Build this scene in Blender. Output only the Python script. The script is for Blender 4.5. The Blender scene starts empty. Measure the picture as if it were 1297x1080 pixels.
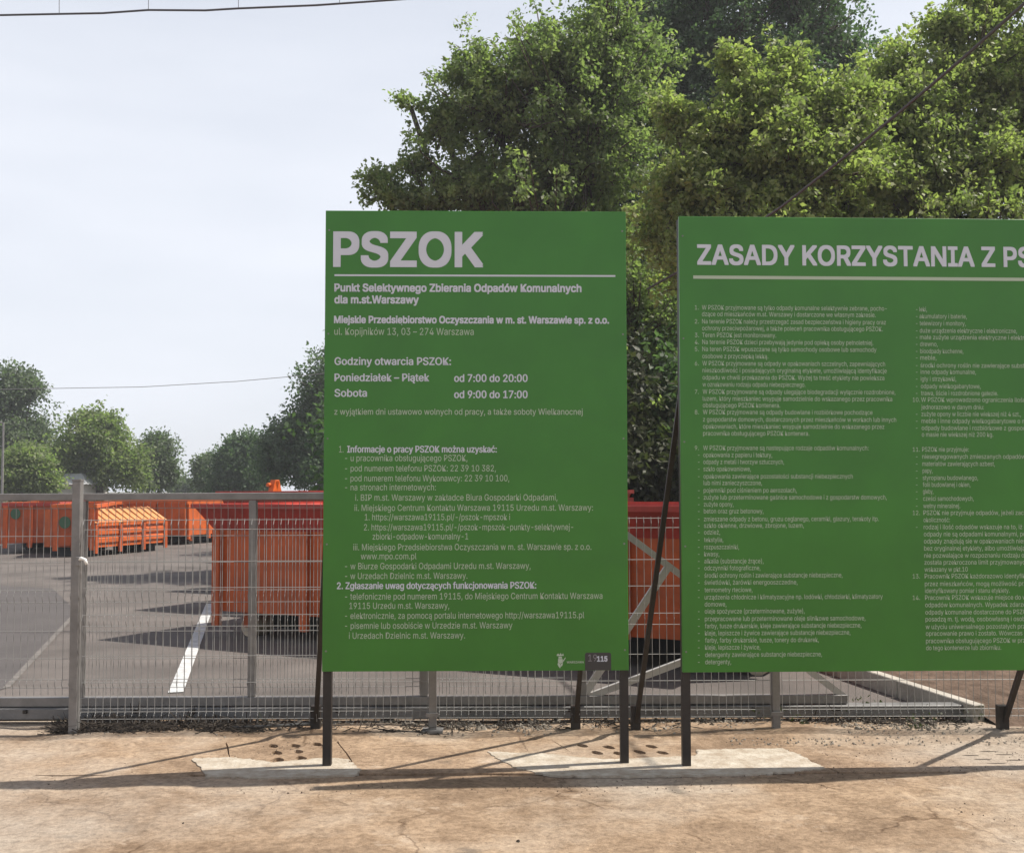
import bpy, bmesh, math, random, os
import numpy as np
from mathutils import Vector, Matrix
from mathutils.geometry import delaunay_2d_cdt
random.seed(7); rng = np.random.default_rng(11)
S = bpy.context.scene; C = S.collection
R = math.radians

# ------------------------------------------------------------------ camera
F, PITCH, ROLL, EYE = 1416.0, 0.0540, -0.0038, 1.65          # focal length in pixels of a 1297 px wide frame
_fw = Vector((0, math.cos(PITCH), math.sin(PITCH))); _up = Vector((0, -math.sin(PITCH), math.cos(PITCH))); _rt = Vector((1, 0, 0))
_R = math.cos(ROLL)*_rt + math.sin(ROLL)*_up; _U = -math.sin(ROLL)*_rt + math.cos(ROLL)*_up
cam = bpy.data.objects.new('camera', bpy.data.cameras.new('camera')); C.objects.link(cam)
M = Matrix((_R, _U, -_fw)).transposed().to_4x4(); M.translation = (0, 0, EYE); cam.matrix_world = M
cam.data.sensor_width = 36; cam.data.lens = 36*F/1297; cam.data.clip_end = 3000; cam.data.clip_start = .05
S.camera = cam
CAM = Vector((0, 0, EYE))

# ------------------------------------------------------------------ sky, sun, exposure
SX, SY = 0.65, 0.130                                          # horizontal run of the sun ray per metre of height
EL = math.atan(1/math.hypot(SX, SY)); AZ = math.atan2(SX, SY)
W = bpy.data.worlds.new('World'); S.world = W; W.use_nodes = True
nt = W.node_tree; bg = nt.nodes['Background']
sky = nt.nodes.new('ShaderNodeTexSky'); sky.sky_type = 'NISHITA'; sky.sun_disc = False
sky.sun_elevation = EL; sky.sun_rotation = AZ; sky.altitude = 100; sky.air_density = 1.0; sky.dust_density = 2.5; sky.ozone_density = 1.0
tc = nt.nodes.new('ShaderNodeTexCoord')
mp = nt.nodes.new('ShaderNodeMapping'); mp.inputs['Scale'].default_value = (1.0, 1.6, 5.0)
nz = nt.nodes.new('ShaderNodeTexNoise'); nz.inputs['Scale'].default_value = 1.6; nz.inputs['Detail'].default_value = 5; nz.inputs['Roughness'].default_value = .5
rp = nt.nodes.new('ShaderNodeMapRange'); rp.inputs['From Min'].default_value = .3; rp.inputs['From Max'].default_value = .7
rp.inputs['To Min'].default_value = .76; rp.inputs['To Max'].default_value = .98
mx = nt.nodes.new('ShaderNodeMix'); mx.data_type = 'RGBA'
SKYK = 0.074
mx.inputs['B'].default_value = (8.85, 9.2, 10.0, 1)            # thin high cloud veil
nt.links.new(tc.outputs['Generated'], mp.inputs['Vector']); nt.links.new(mp.outputs[0], nz.inputs['Vector'])
sx_ = nt.nodes.new('ShaderNodeSeparateXYZ'); nt.links.new(tc.outputs['Generated'], sx_.inputs[0])
zr = nt.nodes.new('ShaderNodeMapRange'); zr.inputs['From Min'].default_value = .32; zr.inputs['From Max'].default_value = .95; zr.inputs['To Min'].default_value = 1; zr.inputs['To Max'].default_value = .12
ml = nt.nodes.new('ShaderNodeMath'); ml.operation = 'MULTIPLY'; nt.links.new(sx_.outputs['Z'], zr.inputs['Value'])
nt.links.new(nz.outputs['Fac'], rp.inputs['Value']); nt.links.new(rp.outputs[0], ml.inputs[0]); nt.links.new(zr.outputs[0], ml.inputs[1]); nt.links.new(ml.outputs[0], mx.inputs['Factor'])
nt.links.new(sky.outputs[0], mx.inputs['A']); nt.links.new(mx.outputs['Result'], bg.inputs['Color'])
bg.inputs['Strength'].default_value = SKYK
sun = bpy.data.objects.new('sun', bpy.data.lights.new('sun', 'SUN')); C.objects.link(sun)
sun.data.energy = 5.0; sun.data.angle = R(.53); sun.data.color = (1, .945, .86)
sun.rotation_euler = (-Vector((-SX, -SY, -1))).to_track_quat('Z', 'Y').to_euler()
S.view_settings.view_transform = 'Standard'; S.view_settings.look = 'None'; S.view_settings.exposure = 0.52; S.view_settings.gamma = 1
S.view_settings.use_curve_mapping = False
S.render.engine = 'CYCLES'; S.cycles.max_bounces = 8; S.cycles.transparent_max_bounces = 8

# ------------------------------------------------------------------ helpers
def ray(px, py):
    return (_fw + _R*((px-648.5)/F) + _U*((540-py)/F))
def G(px, py, z=0.0):                                         # the point of the level z that shows at a pixel
    d = ray(px, py); return CAM + d*((z-EYE)/d.z)
def AT(px, py, Y):                                            # the point at distance Y that shows at a pixel
    d = ray(px, py); return CAM + d*(Y/d.y)

def mat(name, col, rough=.6, metal=0.0, var=0.0, scale=8.0, bump=0.0, bscale=None, spec=.5, col2=None, detail=5, obj=True, stretch=None):
    m = bpy.data.materials.new(name); m.use_nodes = True; n = m.node_tree; b = n.nodes['Principled BSDF']
    b.inputs['Roughness'].default_value = rough; b.inputs['Metallic'].default_value = metal
    b.inputs['Specular IOR Level'].default_value = spec
    b.inputs['Base Color'].default_value = (*col, 1)
    t = n.nodes.new('ShaderNodeTexCoord'); src = t.outputs['Object']
    if stretch:
        ma = n.nodes.new('ShaderNodeMapping'); ma.inputs['Scale'].default_value = stretch; n.links.new(src, ma.inputs['Vector']); src = ma.outputs[0]
    if var or col2:
        z = n.nodes.new('ShaderNodeTexNoise'); z.inputs['Scale'].default_value = scale; z.inputs['Detail'].default_value = detail; z.inputs['Roughness'].default_value = .65
        n.links.new(src, z.inputs['Vector'])
        r = n.nodes.new('ShaderNodeValToRGB'); r.color_ramp.elements[0].position = .35; r.color_ramp.elements[1].position = .68
        c2 = col2 or tuple(c*(1-var) for c in col)
        r.color_ramp.elements[0].color = (*c2, 1); r.color_ramp.elements[1].color = (*col, 1)
        n.links.new(z.outputs['Fac'], r.inputs['Fac']); n.links.new(r.outputs['Color'], b.inputs['Base Color'])
    if bump:
        z2 = n.nodes.new('ShaderNodeTexNoise'); z2.inputs['Scale'].default_value = bscale or scale*4; z2.inputs['Detail'].default_value = 6
        n.links.new(src, z2.inputs['Vector'])
        bp = n.nodes.new('ShaderNodeBump'); bp.inputs['Strength'].default_value = bump; bp.inputs['Distance'].default_value = .02
        n.links.new(z2.outputs['Fac'], bp.inputs['Height']); n.links.new(bp.outputs[0], b.inputs['Normal'])
    return m

def tag(o, label=None, cat=None, group=None, kind=None):
    if label: o['label'] = label
    if cat: o['category'] = cat
    if group: o['group'] = group
    if kind: o['kind'] = kind
    return o
def thing(name, label, cat, loc=(0,0,0), group=None, mtx=None):
    o = bpy.data.objects.new(name, None); C.objects.link(o); o.empty_display_size = .2
    if mtx is not None: o.matrix_world = mtx
    else: o.location = loc
    return tag(o, label, cat, group)
def link(name, me, m, parent=None, smooth=False):
    o = bpy.data.objects.new(name, me); C.objects.link(o)
    if m is not None and not me.materials: me.materials.append(m)
    if smooth: me.polygons.foreach_set('use_smooth', [True]*len(me.polygons))
    if parent is not None: o.parent = parent
    return o
class MB:
    def __init__(s): s.v = []; s.f = []
    def box(s, lo, hi, mtx=None):
        b = len(s.v)
        for z in (lo[2], hi[2]):
            for x, y in ((lo[0], lo[1]), (hi[0], lo[1]), (hi[0], hi[1]), (lo[0], hi[1])):
                p = Vector((x, y, z)); s.v.append(tuple(mtx @ p if mtx else p))
        for q in ((3,2,1,0),(4,5,6,7),(0,1,5,4),(1,2,6,5),(2,3,7,6),(3,0,4,7)): s.f.append(tuple(b+i for i in q))
        return s
    def tube(s, pts, r, n=6, caps=True, phase=0):
        pts = [Vector(p) for p in pts]; rs = r if isinstance(r, (list, tuple)) else [r]*len(pts)
        b0 = len(s.v); prev = None
        for i, p in enumerate(pts):
            t = (pts[min(i+1, len(pts)-1)] - pts[max(i-1, 0)]).normalized()
            if prev is None:
                a = t.orthogonal().normalized() if abs(t.z) < .9 else Vector((1,0,0)) - t*t.x
                a = (Vector((0,0,1)) - t*t.z) if abs(t.z) < .9 else (Vector((1,0,0)) - t*t.x)
            else: a = prev - t*prev.dot(t)
            a.normalize(); prev = a; c = t.cross(a)
            for k in range(n):
                w = 2*math.pi*k/n + phase
                s.v.append(tuple(p + (a*math.cos(w) + c*math.sin(w))*rs[i]))
        for i in range(len(pts)-1):
            for k in range(n):
                a0 = b0+i*n+k; a1 = b0+i*n+(k+1) % n
                s.f.append((a0, a1, a1+n, a0+n))
        if caps:
            s.f.append(tuple(b0+k for k in range(n))[::-1]); s.f.append(tuple(b0+(len(pts)-1)*n+k for k in range(n)))
        return s
    def bar(s, p, q, w):                                      # square section bar
        return s.tube([p, q], w*.7071, 4, True, math.pi/4)
    def quad(s, *p):
        b = len(s.v); s.v += [tuple(x) for x in p]; s.f.append(tuple(range(b, b+len(p)))); return s
    def mesh(s, name):
        me = bpy.data.meshes.new(name); me.from_pydata(s.v, [], s.f); me.update(); return me
    def build(s, name, m, parent=None, smooth=False, bevel=0.0):
        me = s.mesh(name)
        bm = bmesh.new(); bm.from_mesh(me)
        bmesh.ops.recalc_face_normals(bm, faces=bm.faces)
        if bevel: bmesh.ops.bevel(bm, geom=bm.edges[:], offset=bevel, segments=1, affect='EDGES')
        bm.to_mesh(me); bm.free()
        return link(name, me, m, parent, smooth)

# ------------------------------------------------------------------ materials
def ground_mat():
    m = bpy.data.materials.new('sandy_dirt'); m.use_nodes = True; n = m.node_tree; b = n.nodes['Principled BSDF']; L = n.links
    b.inputs['Roughness'].default_value = .95; b.inputs['Specular IOR Level'].default_value = .15
    t = n.nodes.new('ShaderNodeNewGeometry')
    def noise(sc, det=6, ro=.6):
        z = n.nodes.new('ShaderNodeTexNoise'); z.inputs['Scale'].default_value = sc; z.inputs['Detail'].default_value = det; z.inputs['Roughness'].default_value = ro
        L.new(t.outputs['Position'], z.inputs['Vector']); return z.outputs['Fac']
    def ramp(src, p0, c0, p1, c1):
        r = n.nodes.new('ShaderNodeValToRGB'); e = r.color_ramp.elements; e[0].position = p0; e[1].position = p1
        e[0].color = (*c0, 1); e[1].color = (*c1, 1); L.new(src, r.inputs['Fac']); return r.outputs['Color']
    def mix(mode, fac, a, bb):
        x = n.nodes.new('ShaderNodeMix'); x.data_type = 'RGBA'; x.blend_type = mode
        if isinstance(fac, float): x.inputs['Factor'].default_value = fac
        else: L.new(fac, x.inputs['Factor'])
        L.new(a, x.inputs['A']); L.new(bb, x.inputs['B']); return x.outputs['Result']
    big = ramp(noise(.9, 7, .65), .36, (.225, .160, .109), .64, (.40, .295, .202))
    fine = ramp(noise(26, 8, .75), .3, (.45, .42, .40), .60, (1.15, 1.13, 1.1))
    mid_ = ramp(noise(5.5, 9, .75), .34, (.62, .58, .55), .58, (1.08, 1.08, 1.08)); c = mix('MULTIPLY', .85, big, fine); c = mix('MULTIPLY', .8, c, mid_)
    pale = ramp(noise(2.3, 8, .7), .60, (0, 0, 0), .72, (1, 1, 1))
    pc = n.nodes.new('ShaderNodeRGB'); pc.outputs[0].default_value = (.47, .375, .285, 1)
    c = mix('MIX', pale, c, pc.outputs[0])
    damp = ramp(noise(1.7, 8, .7), .30, (1, 1, 1), .40, (0, 0, 0))
    dc = n.nodes.new('ShaderNodeRGB'); dc.outputs[0].default_value = (.135, .10, .073, 1)
    c = mix('MIX', damp, c, dc.outputs[0])
    # little dark crumbs
    v = n.nodes.new('ShaderNodeTexVoronoi'); v.inputs['Scale'].default_value = 34; L.new(t.outputs['Position'], v.inputs['Vector'])
    sp = ramp(v.outputs['Distance'], .10, (.35, .3, .27), .17, (1, 1, 1))
    gate = ramp(noise(3.1, 4), .50, (0, 0, 0), .62, (1, 1, 1))
    c2 = mix('MULTIPLY', 1.0, c, sp); c = mix('MIX', gate, c, c2)
    vc = n.nodes.new('ShaderNodeTexVoronoi'); vc.feature = 'DISTANCE_TO_EDGE'; vc.inputs['Scale'].default_value = .8
    wn = n.nodes.new('ShaderNodeTexNoise'); wn.inputs['Scale'].default_value = 3.5; wn.inputs['Detail'].default_value = 6; L.new(t.outputs['Position'], wn.inputs['Vector'])
    wa = n.nodes.new('ShaderNodeVectorMath'); wa.operation = 'MULTIPLY_ADD'; wa.inputs[1].default_value = (.35, .35, .35); L.new(wn.outputs['Color'], wa.inputs[0]); L.new(t.outputs['Position'], wa.inputs[2]); L.new(wa.outputs[0], vc.inputs['Vector'])
    ck = ramp(vc.outputs['Distance'], .002, (.38, .33, .3), .009, (1, 1, 1)); cg = ramp(noise(1.3, 3), .47, (0, 0, 0), .56, (.8, .8, .8))
    c3 = mix('MULTIPLY', 1.0, c, ck); c = mix('MIX', cg, c, c3)
    grey = ramp(noise(.45, 6, .6), .48, (0, 0, 0), .62, (.75, .75, .75)); gc = n.nodes.new('ShaderNodeRGB'); gc.outputs[0].default_value = (.36, .315, .265, 1)
    gm = mix('MULTIPLY', .7, gc.outputs[0], fine); c = mix('MIX', grey, c, gm)
    L.new(c, b.inputs['Base Color'])
    h1 = noise(14, 8, .7); h2 = noise(90, 4, .7)
    ad = n.nodes.new('ShaderNodeMath'); ad.operation = 'MULTIPLY_ADD'; ad.inputs[1].default_value = .35; L.new(h2, ad.inputs[0]); L.new(h1, ad.inputs[2])
    bp = n.nodes.new('ShaderNodeBump'); bp.inputs['Strength'].default_value = .9; bp.inputs['Distance'].default_value = .016
    L.new(ad.outputs[0], bp.inputs['Height']); L.new(bp.outputs[0], b.inputs['Normal'])
    return m
M_dirt = ground_mat()
M_slab = mat('dusty_concrete', (.50, .375, .255), .95, var=.28, scale=5, bump=.8, bscale=60, spec=.15, detail=9)
M_cement = mat('pale_cement', (.46, .415, .345), .95, col2=(.29, .235, .175), scale=9, bump=.5, bscale=45, spec=.2, detail=8)
M_soil = mat('brown_soil', (.15, .105, .078), .98, var=.5, scale=6, bump=1.0, bscale=25, spec=.1)
M_far = mat('rough_grass_ground', (.13, .12, .06), 1, var=.5, scale=.6, bump=.6, bscale=8, spec=.1)
M_asph = mat('asphalt', (.155, .134, .121), .85, var=.42, scale=.8, bump=.6, bscale=120, spec=.3, detail=10)
M_asph2 = mat('dark_asphalt', (.095, .085, .082), .85, var=.2, scale=1.5, bump=.6, bscale=120, spec=.3, detail=10)
M_seam = mat('sandy_seam', (.175, .157, .142), .9, var=.5, scale=12)
M_line = mat('white_road_paint', (.60, .60, .59), .7, var=.42, scale=11, detail=8)
M_green = mat('green_panel_print', (.038, .190, .016), .34, var=.18, scale=1.8, bump=.25, bscale=1.6, spec=.45)
M_edge = mat('panel_edge', (.22, .27, .2), .5)
M_white = mat('white_print', (.56, .58, .64), .5, spec=.3)
M_white2 = mat('pale_green_print', (.41, .48, .37), .5, spec=.3)
M_dark = mat('dark_brown_paint', (.030, .024, .020), .5, var=.4, scale=18, spec=.4)
M_box = mat('dark_grey_print', (.035, .032, .030), .5)
M_galv = mat('galvanised_steel', (.235, .225, .215), .5, metal=.25, var=.3, scale=9, detail=8, bump=.1)
M_galv2 = mat('galvanised_beam', (.21, .205, .20), .55, metal=.3, var=.35, scale=5, detail=8, bump=.15)
M_galv_lit = mat('sunlit_galvanised_steel', (.46, .45, .43), .5, metal=.1, var=.2, scale=9)  # same steel, lightened to paint in the sunlit tops of the gate diagonals
M_wire = mat('galvanised_wire', (.25, .245, .235), .6, metal=.2)
M_org = mat('orange_red_paint', (.54, .098, .018), .5, var=.42, scale=2.6, detail=10, bump=.15, spec=.4)
M_org_lit = mat('sunlit_orange_paint', (.60, .118, .018), .5, var=.35, scale=3.5, detail=8, spec=.4)  # same container orange, with sunlight painted in as a brighter tone
M_redrim = mat('red_paint', (.44, .05, .035), .5, var=.4, scale=3, detail=8, spec=.4)
M_lid = mat('pale_orange_lid', (.56, .25, .085), .5, var=.15, scale=3)
M_greenlogo = mat('green_sticker', (.03, .085, .04), .5)
M_rubber = mat('black_iron', (.02, .02, .02), .7)
M_lite = mat('pale_roller_metal', (.55, .45, .33), .5, var=.2)
M_cable = mat('cable_rubber', (.07, .07, .075), .7)
M_bark = mat('bark', (.10, .08, .06), .95, var=.4, scale=6, bump=.8, bscale=20)
M_brush = mat('dry_brush', (.045, .034, .025), .95, var=.5, scale=20)
M_stone = mat('pale_gravel', (.34, .295, .24), .9, var=.55, scale=12)
M_crumb = mat('dirt_crumb', (.15, .11, .08), .95, var=.5, scale=20)
M_kerb = mat('concrete_kerb', (.42, .385, .33), .9, var=.3, scale=6, bump=.4)
M_plaster = mat('pale_plaster', (.5, .48, .44), .9, var=.15)
M_roof = mat('grey_roofing', (.42, .42, .42), .8, var=.2)
M_window = mat('dark_glass', (.03, .035, .04), .1)

# ------------------------------------------------------------------ ground
def hfun(x, y):
    return (.010*math.sin(1.9*x+.6*y) + .006*math.sin(4.3*x-2.7*y+1) + .005*math.sin(9.1*x+5.3*y) + .003*math.sin(21*x+17*y))
far = MB().quad((-390,-90,-.25),(390,-90,-.25),(390,590,-.25),(-390,590,-.25)).build('ground', M_far); tag(far, kind='structure')
JD = Vector((-.31, 1, 0)).normalized(); JN = Vector((1, 0, 0))      # directions of the slab joints
def jpt(a, b): return Vector((.02, 6.9, 0)) + JN*a + JD*b                            # slab grid coordinates -> place
def in_slabs(x, y):
    b = (y-6.9)/JD.y; return x-.02-JD.x*b, b
ja_e = in_slabs(*G(1095, 987).xy)[0]
x = np.linspace(-7, 7, 281); y = np.linspace(-1.0, 8.16, 184)
V = []; 
for yy in y:
    for xx in x:
        a, b = in_slabs(xx, yy)
        h = hfun(xx, yy)*.6 - .004
        if -2.3 < a < 4.1 and (-.31 < b < .54 or (-.80 < b < 0 and -2.0 < a < 2.5)): h = h*.35 - ((.032 if .03 < b+.31 and b < .50 else .010) if b > -.36 else .004)   # slabs lie here, the sand is just below their tops
        elif a > ja_e + .04 and -3.2 < b < -.36: h = h*.35 - .008
        else: h += .007
        if 7.3 < yy < 7.9: h += .008*(1 + .7*math.sin(xx*3.3)*math.sin(xx*1.1+2))
        if yy > 7.9: h = h*.3-.006
        V.append((xx, yy, h))
nx = len(x); Fc = [(j*nx+i, j*nx+i+1, (j+1)*nx+i+1, (j+1)*nx+i) for j in range(len(y)-1) for i in range(nx-1)]
me = bpy.data.meshes.new('dirt'); me.from_pydata(V, [], Fc)
dirt = link('dirt_apron', me, M_dirt, None, True); tag(dirt, kind='structure')
# wide rim of the same dirt beyond the detailed sheet
rim = MB()
for a, b in (((-60,-60),(-7,8.16)), ((7,-60),(60,8.16)), ((-7,-60),(7,-1.0))):
    rim.quad((a[0],a[1],-.005),(b[0],a[1],-.005),(b[0],b[1],-.005),(a[0],b[1],-.005))
tag(rim.build('dirt_yard', M_dirt), kind='structure')

# the lot: asphalt, old asphalt patch, seam, painted line, soil beyond the kerb
K0, K1 = G(1240, 892, .13), G(1113, 852, .13)
kd = (K1-K0).normalized(); kd.z = 0; kd.normalize(); kn = Vector((kd.y, -kd.x, 0))
def kp(t, s, z): return K0.xy.to_3d() + kd*t + kn*s + Vector((0, 0, z))
a0 = kp(.05, -.06, 0); a1 = kp(70, -.06, 0)
lot = MB().quad((-60, 8.10, .004), (a0.x + (8.10-a0.y)*kd.x/kd.y, 8.10, .004), (a1.x, a1.y, .004), (-60, a1.y, .004)).build('asphalt_lot', M_asph); tag(lot, kind='structure')
soil = MB()
N = 40; 
for i in range(N):
    for j in range(24):
        pass
soil_v = []; soil_f = []
for j in range(60):
    for i in range(40):
        t = -.6 + j*.35; s = .04 + i*.3
        z = .11 + .015*math.sin(t*1.3+s*1.1)+.008*math.sin(t*3.1-s*2.3) + min(.2, s*.03)
        if t < .3: z = max(.0, z - (.3-t)*.25)
        soil_v.append(tuple(kp(t, s, z)))
soil_f = [(j*40+i, j*40+i+1, (j+1)*40+i+1, (j+1)*40+i) for j in range(59) for i in range(39)]
me = bpy.data.meshes.new('soil'); me.from_pydata(soil_v, [], soil_f); tag(link('bare_soil', me, M_soil, None, True), kind='structure')
pa = [G(-70, 897), G(8, 872), G(98, 775), G(66, 745), G(-90, 738)]
tag(MB().quad(*[(p.x, p.y, .008) for p in pa]).build('old_asphalt_patch', M_asph2), kind='structure')
p, q = G(8, 872), G(98, 775)
def strip(p, q, w, z):
    d = (q-p); d.z = 0; n = Vector((-d.y, d.x, 0)).normalized()*w/2
    return MB().quad(*[(r.x, r.y, z) for r in (p-n, p+n, q+n, q-n)])
tag(strip(p, q, .055, .012).build('asphalt_seam', M_seam), kind='structure')
tag(strip(G(222.5, 878), G(266.5, 765), .12, .012).build('painted_line', M_line), kind='structure')
l0 = G(222.5, 878); tag(strip(l0 + Vector((-.13, -.22, 0)), l0 + Vector((.13, -.22, 0)), .07, .012).build('painted_line', M_line), kind='structure')
kerb = thing('low_kerb', 'pale concrete kerb running away from the fence between asphalt and bare soil, lower right', 'kerb', kp(0, 0, 0))
def loc_bar(t0, t1, s0, s1, z0, z1):
    m = MB(); P = [kp(t, s, z)-kp(0,0,0) for z in (z0, z1) for t, s in ((t0, s0), (t1, s0), (t1, s1), (t0, s1))]
    b = len(m.v); m.v += [tuple(p) for p in P]
    for q_ in ((3,2,1,0),(4,5,6,7),(0,1,5,4),(1,2,6,5),(2,3,7,6),(3,0,4,7)): m.f.append(tuple(b+i for i in q_))
    return m
for k in range(14): loc_bar(k*1.0, k*1.0+.992, -.045, .045, -.1, .13+.003*math.sin(k*2.2)).build('kerb_stone', M_kerb, kerb, bevel=.006)

# concrete slabs with and without lifting holes
def poly_slab(name, poly, holes, ztop, thick, m, parent, label=None):
    pts = [Vector((p[0], p[1])) for p in poly]; loops = [list(range(len(poly)))]
    for h in holes:
        s0 = len(pts); pts += [Vector((q_[0], q_[1])) for q_ in h]; loops.append(list(range(s0, s0+len(h))))
    edges = [(l[i], l[(i+1) % len(l)]) for l in loops for i in range(len(l))]
    vo, eo, fo, ov, oe, of = delaunay_2d_cdt(pts, edges, [], 0, 1e-5)
    def inside(p, l):
        c = False; n = len(l)
        for i in range(n):
            a, b = l[i], l[(i+1) % n]
            if (a[1] > p[1]) != (b[1] > p[1]) and p[0] < (b[0]-a[0])*(p[1]-a[1])/(b[1]-a[1])+a[0]: c = not c
        return c
    mb = MB(); mb.v = [(v[0], v[1], ztop) for v in vo]
    for f in fo:
        cx = sum(vo[i][0] for i in f)/len(f); cy = sum(vo[i][1] for i in f)/len(f)
        if inside((cx, cy), poly) and not any(inside((cx, cy), h) for h in holes): mb.f.append(tuple(f))
    for l in [poly]+list(holes):
        for i in range(len(l)):
            a, b = l[i], l[(i+1) % len(l)]
            k = len(mb.v); mb.v += [(a[0],a[1],ztop),(b[0],b[1],ztop),(b[0],b[1],ztop-thick),(a[0],a[1],ztop-thick)]; mb.f.append((k,k+1,k+2,k+3))
    me = mb.mesh(name); o = link(name, me, m, parent)
    if label: o['label'] = label
    return o
def hole(px, py, rx=.034, ry=.055):
    c = G(px, py); pts = []
    for k in range(10):
        w = 2*math.pi*k/10; q_ = c + JN*(rx*math.cos(w)*(1+random.uniform(-.12,.12))) + JD*(ry*math.sin(w)*(1+random.uniform(-.12,.12))); pts.append((q_.x, q_.y))
    return pts
H1 = [hole(*p) for p in ((346,944),(370,935),(397,935),(374,944),(402,942),(351,952.6),(378,951),(353,961.5),(381.6,959.5))]
H2 = [hole(*p) for p in ((726,934),(760,939),(781,937),(811,938),(756,953),(771,946),(784,954),(810,952),(825,945),(839,953),(738,944))]
H3 = [hole(*p, .06, .012) for p in ((1229,956),(1244,961),(1252,951),(1272,955),(1262,966),(1285,962))]
AH = H1+H2+H3
pave = thing('concrete_paving', None, None); pave['kind'] = 'structure'
# joints read off the photograph in grid units along JN
cuts = [-2.35]
def ja(px, py): return in_slabs(*G(px, py).xy)[0]
cuts = [ja(60, 945), ja(288, 945), ja(432, 945), ja(704, 940), ja(1035, 966), ja(1300, 950)]
for k in range(len(cuts)-1):
    for (b0, b1) in ((-.36, .52),):
        g = .004
        a_, b_ = cuts[k]+g, cuts[k+1]-g
        rag = lambda: random.uniform(-.006, .006)
        poly = []
        for (s, t, e, f_) in ((a_, b0, b_, b0), (b_, b0, b_, b1), (b_, b1, a_, b1), (a_, b1, a_, b0)):
            for i in range(5):
                w = i/5; q_ = jpt(s+(e-s)*w+rag(), t+(f_-t)*w+rag()); poly.append((q_.x, q_.y))
        xs = [p_[0] for p_ in poly]; ys = [p_[1] for p_ in poly]
        if max(ys) > 7.42: pass
        def strictly(h):
            for (hx, hy) in h:
                a, b = in_slabs(hx, hy)
                if not (a_+.01 < a < b_-.01 and b0+.01 < b < b1-.01): return False
            return True
        hs = [h for h in AH if strictly(h)]
        poly_slab('concrete_slab', poly, hs, random.uniform(-.001, .002), .06, M_dirt, pave, 'slab with rows of dark oval holes' if hs else None)
# foreground slabs at the right edge
for (pxs, off) in (((1095, 987), 0),):
    a1_ = ja(1095, 987)
    for (aa, bb, c0, c1) in ((a1_+.006, a1_+.75, -3.2, -1.0), (a1_+.758, a1_+1.5, -3.2, -1.0)):
        poly = []
        for (s, t, e, f_) in ((aa, c0, bb, c0), (bb, c0, bb, c1), (bb, c1, aa, c1), (aa, c1, aa, c0)):
            for i in range(6):
                w = i/6; q_ = jpt(s+(e-s)*w+random.uniform(-.006,.006), t+(f_-t)*w); poly.append((q_.x, q_.y))
        poly_slab('concrete_slab', poly, [], .003, .06, M_dirt, pave)
# pale cement round the posts
def patch(pxs, label):
    pts = [G(*p) for p in pxs]; out = []
    for i in range(len(pts)):
        a, b = pts[i], pts[(i+1) % len(pts)]
        NK = 16
        for k in range(NK):
            w = k/NK; q_ = a.lerp(b, w); j = .013; out.append((q_.x+random.uniform(-j, j), q_.y+random.uniform(-j, j)))
    o = poly_slab('cement_patch', out, [], .0065, .012, M_cement, pave, label)
patch([(243,961),(300,960),(345,966),(420,960),(440,962),(456,975),(452,982),(330,986),(262,984)], 'pale cement poured round the foot of the left post')
patch([(616,952),(690,955),(770,962),(880,958),(884,950),(990,948),(1012,956),(1046,974),(960,981),(800,984),(700,983),(650,972)], 'wide pale cement patch round two posts')

# scattered crumbs and gravel
def scatter(name, m, spots, kind='stuff', label=None, seed=1):
    r = random.Random(seed); mb = MB()
    for (X, Y, Z, s) in spots:
        b = len(mb.v); n = 5
        for k in range(n):
            w = 2*math.pi*k/n + r.random(); mb.v.append((X+s*math.cos(w)*r.uniform(.6,1.2), Y+s*math.sin(w)*r.uniform(.6,1.2), Z-.2*s))
        for k in range(n):
            w = 2*math.pi*k/n + .5; mb.v.append((X+.55*s*math.cos(w)*r.uniform(.5,1.2), Y+.55*s*math.sin(w)*r.uniform(.5,1.2), Z+s*r.uniform(.4,.8)))
        for k in range(n): mb.f.append((b+k, b+(k+1) % n, b+n+(k+1) % n, b+n+k))
        mb.f.append(tuple(b+n+k for k in range(n)))
    o = mb.build(name, m); tag(o, label, None, None, 'stuff'); return o
r_ = random.Random(5)
cr = []
for i in range(6500):
    X, Y = r_.uniform(-3.6, 3.6), r_.uniform(4.3, 7.45)
    if math.sin(X*2.1+Y*3)+math.sin(Y*5.3-X*1.2) < r_.uniform(-1.5, 1.5): continue
    cr.append((X, Y, hfun(X, Y)*.3-.002, r_.uniform(.0015, .0055)*(1.8 if r_.random() < .04 else 1)))
scatter('dirt_crumbs', M_crumb, cr, label='small brown crumbs and grit lying on the sandy ground', seed=2)
gv = []
for i in range(5200):
    X = r_.uniform(-3.0, 4.6); Y = 7.82 + r_.gauss(0, .12)
    if math.sin(X*5+1)+math.sin(X*13.7)+math.sin(Y*22+X*3) < r_.uniform(-2, 1.2): continue
    gv.append((X, Y, .004+r_.uniform(0, .006), r_.uniform(.004, .016)*(1.5 if r_.random() < .06 else 1)))
for i in range(500):
    X = r_.uniform(1.4, 4.4); gv.append((X, r_.uniform(7.2, 7.6), .004, r_.uniform(.003, .010)))
scatter('gravel_strip', M_stone, gv, label='pale gravel and rubble strip along the foot of the mesh fence', seed=3)

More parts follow.
